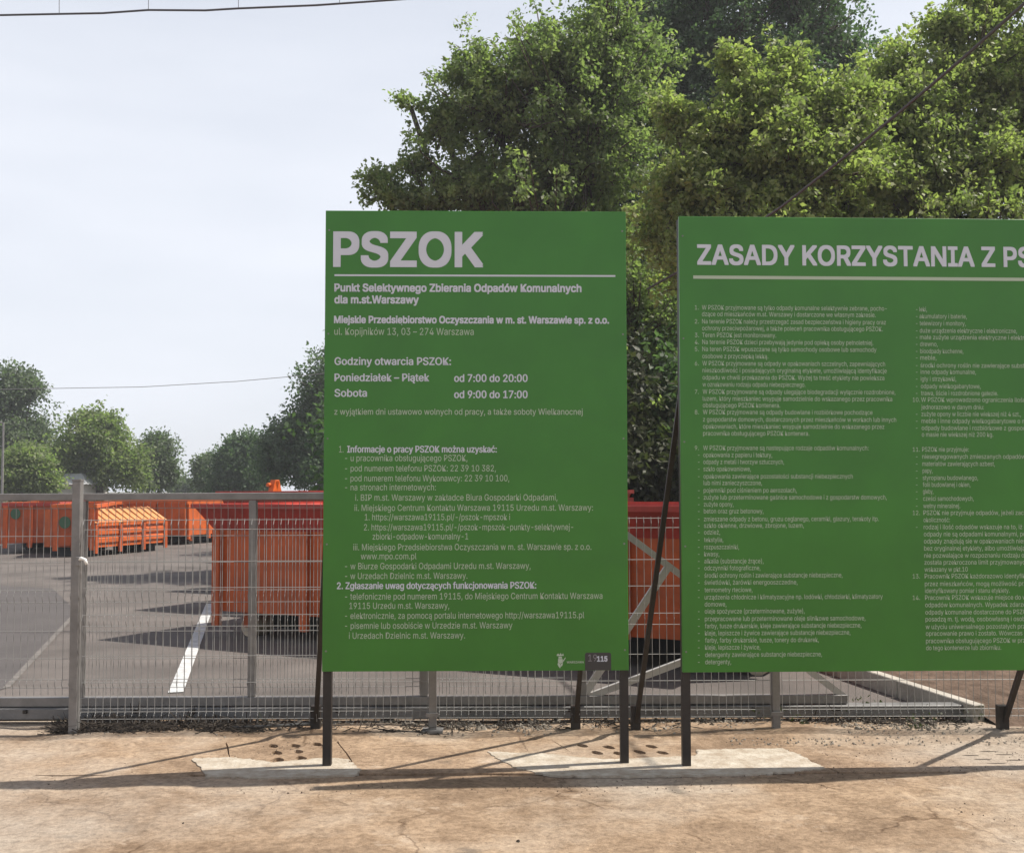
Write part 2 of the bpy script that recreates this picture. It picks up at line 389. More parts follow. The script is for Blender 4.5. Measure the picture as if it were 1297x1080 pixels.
# ------------------------------------------------------------------ fonts and lettering
font = None
try:
    for base in ('LOCAL', 'SYSTEM'):
        fp = os.path.join(bpy.utils.resource_path(base), 'datafiles', 'fonts', 'Inter.woff2')
        if os.path.exists(fp): font = bpy.data.fonts.load(fp); break
except Exception: font = None
def text_mesh(txt, bold=0.0, sp=1.0, res=3):
    cu = bpy.data.curves.new('t', 'FONT'); cu.body = txt; cu.size = 1; cu.resolution_u = res; cu.offset = bold; cu.space_character = sp
    if font: cu.font = font
    o = bpy.data.objects.new('t', cu); C.objects.link(o)
    dg = bpy.context.evaluated_depsgraph_get(); me = bpy.data.meshes.new_from_object(o.evaluated_get(dg))
    bpy.data.objects.remove(o); bpy.data.curves.remove(cu)
    n = len(me.vertices); co = np.empty(n*3); me.vertices.foreach_get('co', co); co = co.reshape(-1, 3)
    return me, co
def heading_mesh(txt):                                        # big letters: outlines joined by winding number, so no glyph overlaps itself
    cu = bpy.data.curves.new('t', 'FONT'); cu.body = txt; cu.size = 1
    if font: cu.font = font
    o = bpy.data.objects.new('t', cu); C.objects.link(o)
    crv = o.to_curve(bpy.context.evaluated_depsgraph_get()); loops = []
    for sp_ in crv.splines:
        bp_ = list(sp_.bezier_points); L_ = []
        if not bp_: continue
        for i in range(len(bp_)):
            a, b = bp_[i], bp_[(i+1) % len(bp_)]; p0, p1, p2, p3 = a.co, a.handle_right, b.handle_left, b.co
            straight = (p1-p0).cross(p3-p0).length < 1e-5 and (p2-p0).cross(p3-p0).length < 1e-5
            for k in range(1 if straight else 6):
                t = k/6; q_ = p0*(1-t)**3 + p1*3*t*(1-t)**2 + p2*3*t*t*(1-t) + p3*t**3; L_.append((q_.x, q_.y))
        loops.append(L_)
    o.to_curve_clear(); bpy.data.objects.remove(o); bpy.data.curves.remove(cu)
    pts = []; ed = []
    for l in loops:
        b0 = len(pts); pts += [Vector(p) for p in l]; ed += [(b0+i, b0+(i+1) % len(l)) for i in range(len(l))]
    vo, eo, fo, _a, _b, _c = delaunay_2d_cdt(pts, ed, [], 0, 1e-6)
    A = np.array([tuple(pts[e[0]]) for e in ed]); B_ = np.array([tuple(pts[e[1]]) for e in ed]); keep = []
    for f in fo:
        cx = sum(vo[i][0] for i in f)/len(f); cy = sum(vo[i][1] for i in f)/len(f)
        cr_ = (B_[:,0]-A[:,0])*(cy-A[:,1]) - (cx-A[:,0])*(B_[:,1]-A[:,1])
        wn_ = ((A[:,1] <= cy) & (B_[:,1] > cy) & (cr_ > 0)).sum() - ((A[:,1] > cy) & (B_[:,1] <= cy) & (cr_ < 0)).sum()
        if wn_ != 0: keep.append(tuple(f))
    me = bpy.data.meshes.new('t'); me.from_pydata([(v[0], v[1], 0) for v in vo], [], keep); me.update()
    co = np.empty(len(me.vertices)*3); me.vertices.foreach_get('co', co); return me, co.reshape(-1, 3)
_, _c = text_mesh('H'); CAPH = _c[:, 1].max()-_c[:, 1].min()

class Board:
    def __init__(s, name, label, x, y, yaw, roll, z0, Wd, H, gap=.03):
        a = Vector((math.cos(yaw), math.sin(yaw), 0)); up = Vector((0, 0, 1))
        s.u = math.cos(roll)*a + math.sin(roll)*up; s.w = -math.sin(roll)*a + math.cos(roll)*up; s.n = s.u.cross(s.w)
        s.o = Vector((x, y, z0)); s.a = a; s.W = Wd; s.H = H
        Mx = Matrix((s.u, s.w, s.n)).transposed().to_4x4(); Mx.translation = s.o
        base = Vector((x, y, 0)); s.base = base
        s.root = thing(name, label, 'notice board', base, 'green notice boards in front of the mesh fence')
        s.L = Matrix.Translation(-base) @ Mx                  # board plane -> root
        s.Mx = Mx
    def loc(s, px, py):                                       # pixel -> coordinates on the board's face
        d = ray(px, py); t = (s.o-CAM).dot(s.n)/d.dot(s.n); q_ = CAM + d*t - s.o; return q_.dot(s.u), q_.dot(s.w)
    def put(s, mb, name, m, bevel=0):
        o = mb.build(name, m, s.root, bevel=bevel); o.data.transform(s.L); return o
    def line(s, txt, x0, x1, yb, cap, bold=0.0, m=None, name='text_line', u0=None, z=.0012, sp=1.0, sxk=.9):
        me, co = heading_mesh(txt) if cap > 20 else text_mesh(txt, 0, sp)
        if len(co) == 0: return None
        u, v = s.loc(x0, yb)
        if u0 is not None: u = u0
        capm = cap/F*s.o.y; sy = capm/CAPH
        wd = co[:, 0].max()-co[:, 0].min()
        sx = sy*sxk if x1 is None else (s.loc(x1, yb)[0]-u)/wd
        if x1 is None and (u + wd*sx) > s.W-.08: sx = (s.W-.08-u)/wd
        co[:, 0] = (co[:, 0]-co[:, 0].min())*sx + u; co[:, 1] = co[:, 1]*sy + v; co[:, 2] = z
        if bold:
            nv = len(me.vertices); bmx = bmesh.new(); offs = [(1,.9),(-1,.9),(1,-.9),(-1,-.9),(1,0),(-1,0),(0,.9),(0,-.9)] if bold > .02 else [(1,0),(-1,0),(0,.7),(0,-.7)]
            me.vertices.foreach_set('co', co.ravel()); me.update(); bmx.from_mesh(me)
            for k, (ox, oy) in enumerate(offs):
                m2 = me.copy(); m2.transform(Matrix.Translation((ox*bold*sy, oy*bold*sy, .00015*(k+1)))); bmx.from_mesh(m2); bpy.data.meshes.remove(m2)
            bmx.to_mesh(me); bmx.free(); me.update(); co = np.empty(len(me.vertices)*3); me.vertices.foreach_get('co', co)
        me.vertices.foreach_set('co', co.ravel()); me.transform(s.L); me.polygons.foreach_set('use_smooth', [False]*len(me.polygons)); me.update(); me.materials.clear()
        return link(name, me, m or M_white, s.root)

def tube_local(b, p, q, w, name, m):
    return MB().bar(Vector(p)-b.base, Vector(q)-b.base, w).build(name, m, b.root)
def make_board(name, label, args, braces, right_post=True):
    b = Board(name, label, *args)
    mb = MB().box((0, 0, -.028), (b.W, b.H, 0)); b.put(mb, 'panel', M_green, bevel=.0015)
    post_w = .05
    for s_ in (0, 1):
        X = post_w/2 + s_*(b.W-post_w)
        foot = b.o + b.u*X - b.n*.056; foot.z = 0
        top = b.o + b.u*X + b.w*(b.H-.01) - b.n*.056
        MB().tube([foot - b.base + Vector((0,0,-.2)), top - b.base], post_w*.7071, 4, True, math.pi/4).build('post', M_dark, b.root)
    for v in (.25, b.H*.5, b.H-.25): b.put(MB().box((.052, v-.02, -.052), (b.W-.052, v+.02, -.030)), 'cross_rail', M_dark)
    for (f0, f1) in braces:
        P0 = G(*f0); P1 = AT(*f1)
        MB().bar(P0-b.base + Vector((0,0,.02)), P1-b.base, .031).build('brace', M_dark, b.root)
        MB().box((P0.x-.032, P0.y-.032, -.1), (P0.x+.032, P0.y+.032, .17)).build('brace_foot', M_dark, b.root).location = -b.base
    for v in np.linspace(.12, b.H-.12, 5):
        for u in (.022, b.W-.022): 
            b.put(MB().tube([(u, v, .0), (u, v, .003)], .006, 6), 'screw', M_galv)
    return b

B1 = make_board('notice_board', 'tall green board headed PSZOK with opening hours, left of the two notice boards',
    (-1.1301+.0, 6.6875, .0213, -.0027, .5634, 1.8201, 2.7605), [((400,925),(424,480,6.74)), ((729,925),(764,480,6.78))])
B2 = make_board('notice_board', 'wide green board with two columns of small rules, cut off by the right edge',
    (.9988, 6.6492, .0391, -.0036, .5569, 2.78, 2.7146), [((805,925),(866,470,6.73)), ((1270,925),(1384,560,6.83))])

BD, BM, BB = .026, .020, .012
L1 = [("PSZOK",424,610,336.3,42,.026,M_white,'heading'),
 ("Punkt Selektywnego Zbierania Odpadów Komunalnych",424,736,369,9.6,BD,M_white,0),
 ("dla m.st.Warszawy",424,530,384,9.6,BD,M_white,0),
 ("Miejskie Przedsiębiorstwo Oczyszczania w m. st. Warszawie sp. z o.o.",423.5,771,409,8.8,BD,M_white,0),
 ("ul. Kopijników 13, 03 – 274 Warszawa",423.5,600,424,8.8,0,M_white2,0),
 ("Godziny otwarcia PSZOK:",424,571,462,9.4,BM,M_white,0),
 ("Poniedziałek – Piątek",424,543.5,482.6,9.4,BM,M_white,0), ("od 7:00 do 20:00",575.5,668,483.4,9.4,BM,M_white,0),
 ("Sobota",424,464.5,502.2,9.4,BM,M_white,0), ("od 9:00 do 17:00",575.5,668,504,9.4,BM,M_white,0),
 ("z wyjątkiem dni ustawowo wolnych od pracy, a także soboty Wielkanocnej",423.5,738,525,7.6,.004,M_white2,0),
 ("1.",429.5,435,572.8,8.2,.0,M_white2,0), ("Informacje o pracy PSZOK można uzyskać:",440,629,572.8,8.2,BM,M_white,0),
 ("- u pracownika obsługującego PSZOK,",437,592,583.8,7.8,0,M_white2,0),
 ("- pod numerem telefonu PSZOK: 22 39 10 382,",437,628,596.8,7.8,0,M_white2,0),
 ("- pod numerem telefonu Wykonawcy: 22 39 10 100,",437,645,609.4,7.8,0,M_white2,0),
 ("- na stronach internetowych:",437,552,620.8,7.8,0,M_white2,0),
 ("i. BIP m.st. Warszawy w zakładce Biura Gospodarki Odpadami,",450,706,633.8,7.8,0,M_white2,0),
 ("ii. Miejskiego Centrum Kontaktu Warszawa 19115 Urzędu m.st. Warszawy:",449,751,646.8,7.8,0,M_white2,0),
 ("1. https://warszawa19115.pl/-/pszok-mpszok i",462,646,658.6,7.8,0,M_white2,0),
 ("2. https://warszawa19115.pl/-/pszok-mpszok-punkty-selektywnej-",461,726,671.4,7.8,0,M_white2,0),
 ("zbiorki-odpadow-komunalny-1",472,593,683,7.8,0,M_white2,0),
 ("iii. Miejskiego Przedsiębiorstwa Oczyszczania w m. st. Warszawie sp. z o.o.",447.5,749,696.6,7.8,0,M_white2,0),
 ("www.mpo.com.pl",457,527.5,708,7.8,0,M_white2,0),
 ("- w Biurze Gospodarki Odpadami Urzędu m.st. Warszawy,",437,672,720.6,7.8,0,M_white2,0),
 ("- w Urzędach Dzielnic m.st. Warszawy.",437,592,733,7.8,0,M_white2,0),
 ("2. Zgłaszanie uwag dotyczących funkcjonowania PSZOK:",427,679,745.6,8.2,BM,M_white,0),
 ("- telefonicznie pod numerem 19115, do Miejskiego Centrum Kontaktu Warszawa",437,763,759,7.8,0,M_white2,0),
 ("19115 Urzędu m.st. Warszawy,",442.5,569,770.8,7.8,0,M_white2,0),
 ("- elektronicznie, za pomocą portalu internetowego http://warszawa19115.pl",437,740,783.4,7.8,0,M_white2,0),
 ("- pisemnie lub osobiście w Urzędzie m.st. Warszawy",437,649,796,7.8,0,M_white2,0),
 ("i Urzędach Dzielnic m.st. Warszawy.",442,589,808.6,7.8,0,M_white2,0)]
for (t, x0, x1, yb, cap, bo, m, nm) in L1: B1.line(t, x0, x1, yb, cap, bo, m, nm or 'text_line')
def rule(b, x0, y0, x1, y1, th, m=M_white, name='underline', z=.0012):
    u0, v0 = b.loc(x0, y0); u1, v1 = b.loc(x1, y1); t = th/F*b.o.y/2
    vm = (v0+v1)/2
    return b.put(MB().quad((u0, vm-t, z), (u1, vm-t, z), (u1, vm+t, z), (u0, vm+t, z)), name, m)
rule(B1, 423.7, 347.5, 779.4, 350.8, 2.3)
# emblem, thin caption and the dark 19115 badge at the foot of the first board
u0, v0 = B1.loc(741, 851.5); u1, v1 = B1.loc(774, 826); v0 = .001
bad = []
rr = .012
for (cx, cy, st) in ((u1-rr, v1-rr, 0), (u0+rr, v1-rr, 1)):
    for k in range(5): w = math.pi/2*(st + k/4); bad.append((cx+rr*math.cos(w), cy+rr*math.sin(w), .0010))
bad += [(u0, v0, .001), (u1, v0, .001)]
B1.put(MB().quad(*bad), 'badge', M_box)
M_dim = mat('dim_print', (.20, .19, .20), .5)
B1.line("19", 745, 756, 837, 8.5, .0, M_dim, 'badge_number', z=.0022); B1.line("115", 756.5, 769, 837, 6.2, .03, M_white, 'badge_number', z=.0022)
B1.line("WARSZAWA", 718, 739.5, 839.5, 2.6, .02, M_white2, 'caption')
em = MB()
def ept(x_, y_): u, v = B1.loc(x_, y_); return (u, v, .0012)
em.quad(ept(705,829), ept(707,827), ept(708.5,829), ept(710,826.4), ept(711.5,829), ept(713.4,827), ept(714,830), ept(705.5,830.4))
em.quad(ept(707.5,831), ept(711.5,831), ept(712,833.5), ept(707.3,833.5))
em.quad(ept(707,834), ept(712.5,834), ept(713,838.5), ept(709.5,840), ept(706.8,838))
em.quad(ept(713,836), ept(716,832), ept(716.6,832.6), ept(713.4,838))
em.quad(ept(706.8,838.4), ept(709.3,840.3), ept(710.5,843), ept(709.3,846), ept(707.4,843.4), ept(706.2,841))
em.quad(ept(710,840.4), ept(713,839), ept(712.3,842.4), ept(711,844))
B1.put(em, 'emblem', M_white2)

B2.line("ZASADY KORZYSTANIA Z PSZOK", 883, None, 334.5, 24.5, .022, M_white, 'heading', sxk=1.0)
hd = [o for o in B2.root.children if o.name.startswith('heading')][0]
# fit the heading: the part up to "Z PS" ends just past the photograph's right edge
u_a = B2.loc(883, 334)[0]; u_b = B2.loc(1370, 334)[0]
co = np.empty(len(hd.data.vertices)*3); hd.data.vertices.foreach_get('co', co); co = co.reshape(-1, 3)
Li = np.array((B2.L.inverted())); lc = (np.c_[co, np.ones(len(co))] @ Li.T)[:, :3]
lc[:, 0] = (lc[:, 0]-lc[:, 0].min())/(lc[:, 0].max()-lc[:, 0].min())*(u_b-u_a)+u_a
co = (np.c_[lc, np.ones(len(lc))] @ np.array(B2.L).T)[:, :3]; hd.data.vertices.foreach_set('co', co.ravel())
u0_, v0_ = B2.loc(878, 351); tt = 4.2/F*B2.o.y/2
B2.put(MB().quad((u0_, v0_-tt, .0012), (B2.W-.09, v0_-tt, .0012), (B2.W-.09, v0_+tt, .0012), (u0_, v0_+tt, .0012)), 'underline', M_white2)
U1 = B2.loc(889, 392)[0]; U1n = B2.loc(880, 392)[0]; U1d = B2.loc(884.5, 392)[0]
C1 = [(1,389.2,1123,"W PSZOK przyjmowane są tylko odpady komunalne selektywnie zebrane, pocho-"),(0,397.5,1109,"dzące od mieszkańców m.st. Warszawy i dostarczone we własnym zakresie."),
(2,406.8,1122,"Na terenie PSZOK należy przestrzegać zasad bezpieczeństwa i higieny pracy oraz"),(0,415.4,1118,"ochrony przeciwpożarowej, a także poleceń pracownika obsługującego PSZOK."),
(3,424.1,983,"Teren PSZOK jest monitorowany."),(4,432.9,1106,"Na terenie PSZOK dzieci przebywają jedynie pod opieką osoby pełnoletniej."),
(5,441.8,1110,"Na teren PSZOK wpuszczane są tylko samochody osobowe lub samochody"),(0,450.8,973,"osobowe z przyczepką lekką."),
(6,459.9,1121,"W PSZOK przyjmowane są odpady w opakowaniach szczelnych, zapewniających"),(0,468.7,1123,"nieszkodliwość i posiadających oryginalną etykietę, umożliwiającą identyfikację"),
(0,477.7,1120,"odpadu w chwili przekazania do PSZOK. Wyżej ta treść etykiety nie powiększa"),(0,486.6,1020,"w oznakowaniu rodzaju odpadu niebezpiecznego."),
(7,495.8,1134,"W PSZOK przyjmowane są odpady ulegające biodegradacji wyłącznie rozdrobnione,"),(0,504.5,1130,"luzem, który mieszkaniec wsypuje samodzielnie do wskazanego przez pracownika"),(0,512.9,988,"obsługującego PSZOK kontenera."),
(8,521.6,1105,"W PSZOK przyjmowane są odpady budowlane i rozbiórkowe pochodzące"),(0,530.8,1135,"z gospodarstw domowych, dostarczonych przez mieszkańców w workach lub innych"),
(0,539.7,1120,"opakowaniach, które mieszkaniec wsypuje samodzielnie do wskazanego przez"),(0,548.5,1025,"pracownika obsługującego PSZOK kontenera."),
(9,566.9,1100,"W PSZOK przyjmowane są następujące rodzaje odpadów komunalnych:"),(-1,575.8,978,"opakowania z papieru i tektury,"),(-1,584.6,993,"odpady z metali i tworzyw sztucznych,"),(-1,593.5,951,"szkło opakowaniowe,"),
(-1,602.9,1080,"opakowania zawierające pozostałości substancji niebezpiecznych"),(0,611.2,965,"lub nimi zanieczyszczone,"),(-1,620.6,1009,"pojemniki pod ciśnieniem po aerozolach,"),
(-1,629.5,1123,"zużyte lub przeterminowane gaśnice samochodowe i z gospodarstw domowych,"),(-1,638.3,929,"zużyte opony,"),(-1,647,967,"beton oraz gruz betonowy,"),
(-1,656.9,1113,"zmieszane odpady z betonu, gruzu ceglanego, ceramiki, glazury, terakoty itp."),(-1,665.2,1018,"szkło okienne, drzwiowe, zbrojone, luzem,"),(-1,673.7,912,"odzież,"),(-1,683.1,916,"tekstylia,"),
(-1,692.3,936,"rozpuszczalniki,"),(-1,701.2,911,"kwasy,"),(-1,710.2,967,"alkalia (substancje żrące),"),(-1,718.9,963,"odczynniki fotograficzne,"),(-1,728.3,1067,"środki ochrony roślin i zawierające substancje niebezpieczne,"),
(-1,737.2,1010,"świetlówki, żarówki energooszczędne,"),(-1,746.6,953,"termometry rtęciowe,"),(-1,755.8,1118,"urządzenia chłodnicze i klimatyzacyjne np. lodówki, chłodziarki, klimatyzatory"),(0,764.8,920,"domowe,"),
(-1,773.7,1019,"oleje spożywcze (przeterminowane, zużyte),"),(-1,783.2,1096,"przepracowane lub przeterminowane oleje silnikowe samochodowe,"),(-1,792.3,1091,"farby, tusze drukarskie, kleje zawierające substancje niebezpieczne,"),
(-1,801.3,1077,"kleje, lepiszcze i żywice zawierające substancje niebezpieczne,"),(-1,810.4,1037,"farby, farby drukarskie, tusze, tonery do drukarek,"),(-1,819.4,963,"kleje, lepiszcze i żywice,"),
(-1,828.7,1041,"detergenty zawierające substancje niebezpieczne,"),(-1,837.8,926,"detergenty,")]
C2 = [(-1,391.5,1174,"leki,"),(-1,400.3,1224.5,"akumulatory i baterie,"),(-1,409.2,1223,"telewizory i monitory,"),(-1,418.4,1288,"duże urządzenia elektryczne i elektroniczne,"),(-1,426.8,None,"małe zużyte urządzenia elektryczne i elektroniczne,"),
(-1,435.5,1187.5,"drewno,"),(-1,444.4,1220,"bioodpady kuchenne,"),(-1,452.7,1186,"meble,"),(-1,462.4,None,"środki ochrony roślin nie zawierające substancji niebezpiecznych,"),(-1,470.7,1236,"inne odpady komunalne,"),
(-1,479.5,1211,"igły i strzykawki,"),(-1,488.8,1242,"odpady wielkogabarytowe,"),(-1,497.6,1264,"trawa, liście i rozdrobnione gałęzie."),(10,505.9,None,"W PSZOK wprowadzono ograniczenia ilościowe odpadów przyjmowanych"),
(0,515.2,1246,"jednorazowo w danym dniu:"),(-1,524,1293,"zużyte opony w liczbie nie większej niż 4 szt.,"),(-1,532.8,None,"meble i inne odpady wielkogabarytowe o masie nie większej,"),(-1,541.6,None,"odpady budowlane i rozbiórkowe z gospodarstw domowych"),(0,549.9,1258,"o masie nie większej niż 200 kg."),
(11,568.8,1227,"PSZOK nie przyjmuje:"),(-1,577.8,None,"niesegregowanych zmieszanych odpadów komunalnych,"),(-1,587,1260,"materiałów zawierających azbest,"),(-1,595.7,1181,"papy,"),(-1,604.7,1238.7,"styropianu budowlanego,"),
(-1,613.4,1229,"folii budowlanej i okien,"),(-1,622,1182,"gleby,"),(-1,631,1233,"części samochodowych,"),(-1,640.3,1216,"wełny mineralnej."),(12,649,None,"PSZOK nie przyjmuje odpadów, jeżeli zachodzi"),(0,658,1203,"okoliczność:"),
(-1,667,None,"rodzaj i ilość odpadów wskazuje na to, iż nie są to"),(0,676,None,"odpady nie są odpadami komunalnymi, pochodzą"),(0,685,None,"odpady znajdują się w opakowaniach nieszczelnych bądź"),(0,694,None,"bez oryginalnej etykiety, albo umożliwiającej"),
(0,703,None,"nie pozwalające w rozpoznaniu rodzaju odpadu"),(0,711.8,None,"została przekroczona limit przyjmowanych odpadów"),(0,720.7,1225.6,"wskazany w pkt.10"),(13,729.3,None,"Pracownik PSZOK każdorazowo identyfikuje"),
(0,738.9,None,"przez mieszkańców, mogą możliwość przyjęcia"),(0,747.7,1278.7,"identyfikowany pomiar i stanu etykiety."),(14,756.4,None,"Pracownik PSZOK wskazuje miejsce do wsypania"),(0,765.6,None,"odpadów komunalnych. Wypadek zdarzenia na"),
(0,774.9,None,"odpady komunalne dostarczone do PSZOK winny"),(0,783.7,None,"posadzą m. tj. wodą, osobowłasną i osoby z"),(0,793.3,None,"w użyciu uniwersalnego pozostałych przez"),(0,801.8,None,"opracowanie prawo i zostało. Wówczas osoba"),
(0,811.2,None,"pracownika obsługującego PSZOK w przestrzeni"),(0,820,1268,"do tego kontenerze lub zbiorniku.")]
U2 = B2.loc(1164.3, 392)[0]
for col_, ub, un, xb in ((C1, U1, U1n, 889), (C2, U2, B2.loc(1152, 392)[0], 1165)):
    for (k, yc, x1, t) in col_:
        yb = yc+2.9
        B2.line(t, xb, x1, yb, 5.7, .002, M_white2, u0=ub, sxk=.86)
        if k: B2.line(f"{k}." if k > 0 else "-", xb-5 if k < 0 else xb-9, None, yb, 5.4, 0, M_white2, 'list_mark', sxk=.9)

# ------------------------------------------------------------------ mesh fence (front) and sliding gate (behind)
FY = 7.66
def zf(py, Y, hor): return EYE - (py-hor)/F*Y
def wires(x0, x1, rows, zlow, ztop, step, rad, bulge=.028, offx=0):
    # rows: list of (z, fold?) heights of the horizontal wires; folds = list of (z_hi, z_lo)
    singles, folds = rows
    mb = MB()
    prof = [(ztop, 0.0)]
    for (hi, lo) in folds:
        prof += [(hi, 0.0), ((hi+lo)/2, -bulge*.6), (lo, 0.0)]
    prof += [(zlow, 0.0)]
    out = []
    for p_ in prof:
        if not out or abs(out[-1][0]-p_[0]) > 1e-4: out.append(p_)
    n = int(round((x1-x0)/step))
    for i in range(n+1):
        X = x0 + (x1-x0)*i/n
        mb.tube([(X, y_, z_) for (z_, y_) in out], rad, 4, False)
    for z_ in singles: mb.tube([(x0, .005, z_), (x1, .005, z_)], rad*1.1, 4, False)
    for (hi, lo) in folds:
        for z_ in (hi, lo): mb.tube([(x0, .005, z_), (x1, .005, z_)], rad*1.1, 4, False)
    return mb
HF = 617
fz = lambda y_: zf(y_, FY, HF)
fence = thing('mesh_fence', 'front row of galvanised wire mesh panels standing behind the two green boards', 'fence', (0, FY, 0))
fx = [G(95.5, 927).x, AT(548, 800, FY).x, AT(982, 860, FY).x]
step_ = fx[2]-fx[1]; fx.append(fx[2]+step_); fx.append(fx[3]+step_)
for i, X in enumerate(fx):
    top = 1.70 if i == 0 else 1.47; w = .029 if i == 0 else .026
    o = MB().box((X-w, -w, -.1), (X+w, w, top)).build('post', M_galv, fence, bevel=.004)
    MB().box((X-w*1.06, -w*1.06, top), (X+w*1.06, w*1.06, top+.012)).build('post_cap', M_galv, o)
    if i: MB().box((X-.07, -.06, -.01), (X+.07, .06, .018)).build('base_plate', M_galv, o)
for i in range(len(fx)-1):
    mb = wires(fx[i]+.045, fx[i+1]-.035, ([fz(709), fz(742), fz(827), fz(860)], [(fz(657), fz(669)), (fz(776), fz(790)), (fz(896), fz(905))]), fz(909), fz(655), .05, .0021)
    o = mb.build('mesh_panel', M_wire, fence); o['kind'] = 'stuff'
    for zc in (fz(663), fz(783), fz(900)):
        MB().box((fx[i+1]-.03-.012, -.045, zc-.012), (fx[i+1]+.03+.012, -.029, zc+.012)).build('clamp', M_galv, fence)

GY = 8.02
gz = lambda y_, x_=250: zf(y_, GY, 616.5 - (x_-648)*.0038)
gx = lambda px: AT(px, 760, GY).x
gate = thing('sliding_gate', 'galvanised sliding gate with wire mesh infill and long triangular tail, behind the fence', 'gate', (0, GY, 0))
XE = gx(737); XL = -7.2
tz1 = gz(624); tz0 = gz(633)
MB().box((XL, -.025, tz0), (XE, .025, tz1)).build('top_rail', M_galv, gate, bevel=.004)
mz1, mz0 = gz(877, 600), gz(888, 600)
MB().box((XL, -.03, mz0), (gx(1070)-.0, .03, mz1)).build('lower_rail', M_galv, gate, bevel=.004)
MB().box((XL, -.06, .028), (AT(1237, 893, GY).x, .055, mz0-.006)).build('bottom_channel', M_galv2, gate, bevel=.006)
uprights = [737, 537, 320, 104, -112]
for pxx in uprights:
    X = gx(pxx); 
    MB().box((X-.026, -.026, mz1+.002), (X+.026, .026, tz0-.002)).build('upright', M_galv, gate, bevel=.003)
gt = lambda px, py: AT(px, py, GY) - Vector((0, GY, 0))
ux = sorted(gx(p_) for p_ in uprights)
for i in range(len(ux)-1):
    mb = wires(ux[i]+.03, ux[i+1]-.03, ([gz(678), gz(711), gz(797), gz(831)], [(gz(634), gz(643)), (gz(746), gz(761)), (gz(857), gz(867))]), gz(876), gz(633)-.002, .05, .0021)
    o = mb.build('mesh_panel', M_wire, gate); o['kind'] = 'stuff'
mb = wires(XL, ux[0]-.03, ([gz(678), gz(711), gz(797), gz(831)], [(gz(634), gz(643)), (gz(746), gz(761)), (gz(857), gz(867))]), gz(876), gz(633)-.002, .05, .0021)
mb.build('mesh_panel', M_wire, gate)['kind'] = 'stuff'
def diag(a, b, w=.045):
    MB().bar(gt(*a), gt(*b), w).build('diagonal_brace', M_galv_lit, gate)
diag((728, 628), (1072, 884)); diag((742, 876), (846, 718), .05); diag((745, 882), (965, 800), .045)
for pxx in (40, 178, 250, 430, 595, 720, 833, 950, 1055):
    X = gx(pxx); MB().box((X-.012, -.085, .075), (X+.012, -.061, .1)).build('bolt', M_dark, gate)
# white latch on the guide post
la = thing('gate_latch', 'small white hooked latch on the tall left fence post', 'latch', (fx[0]+.05, FY-.05, fz(708)))
MB().tube([(-.03,.02,0),(.0,0,.022),(.03,-.01,.012),(.042,-.01,-.02)], .011, 8).build('hook', mat('white_plastic', (.75,.74,.7), .4), la, True)
MB().box((-.04, .0, -.03), (-.012, .03, .03)).build('plate', M_galv, la, bevel=.003)
# thin bright guide strip next to the tall post

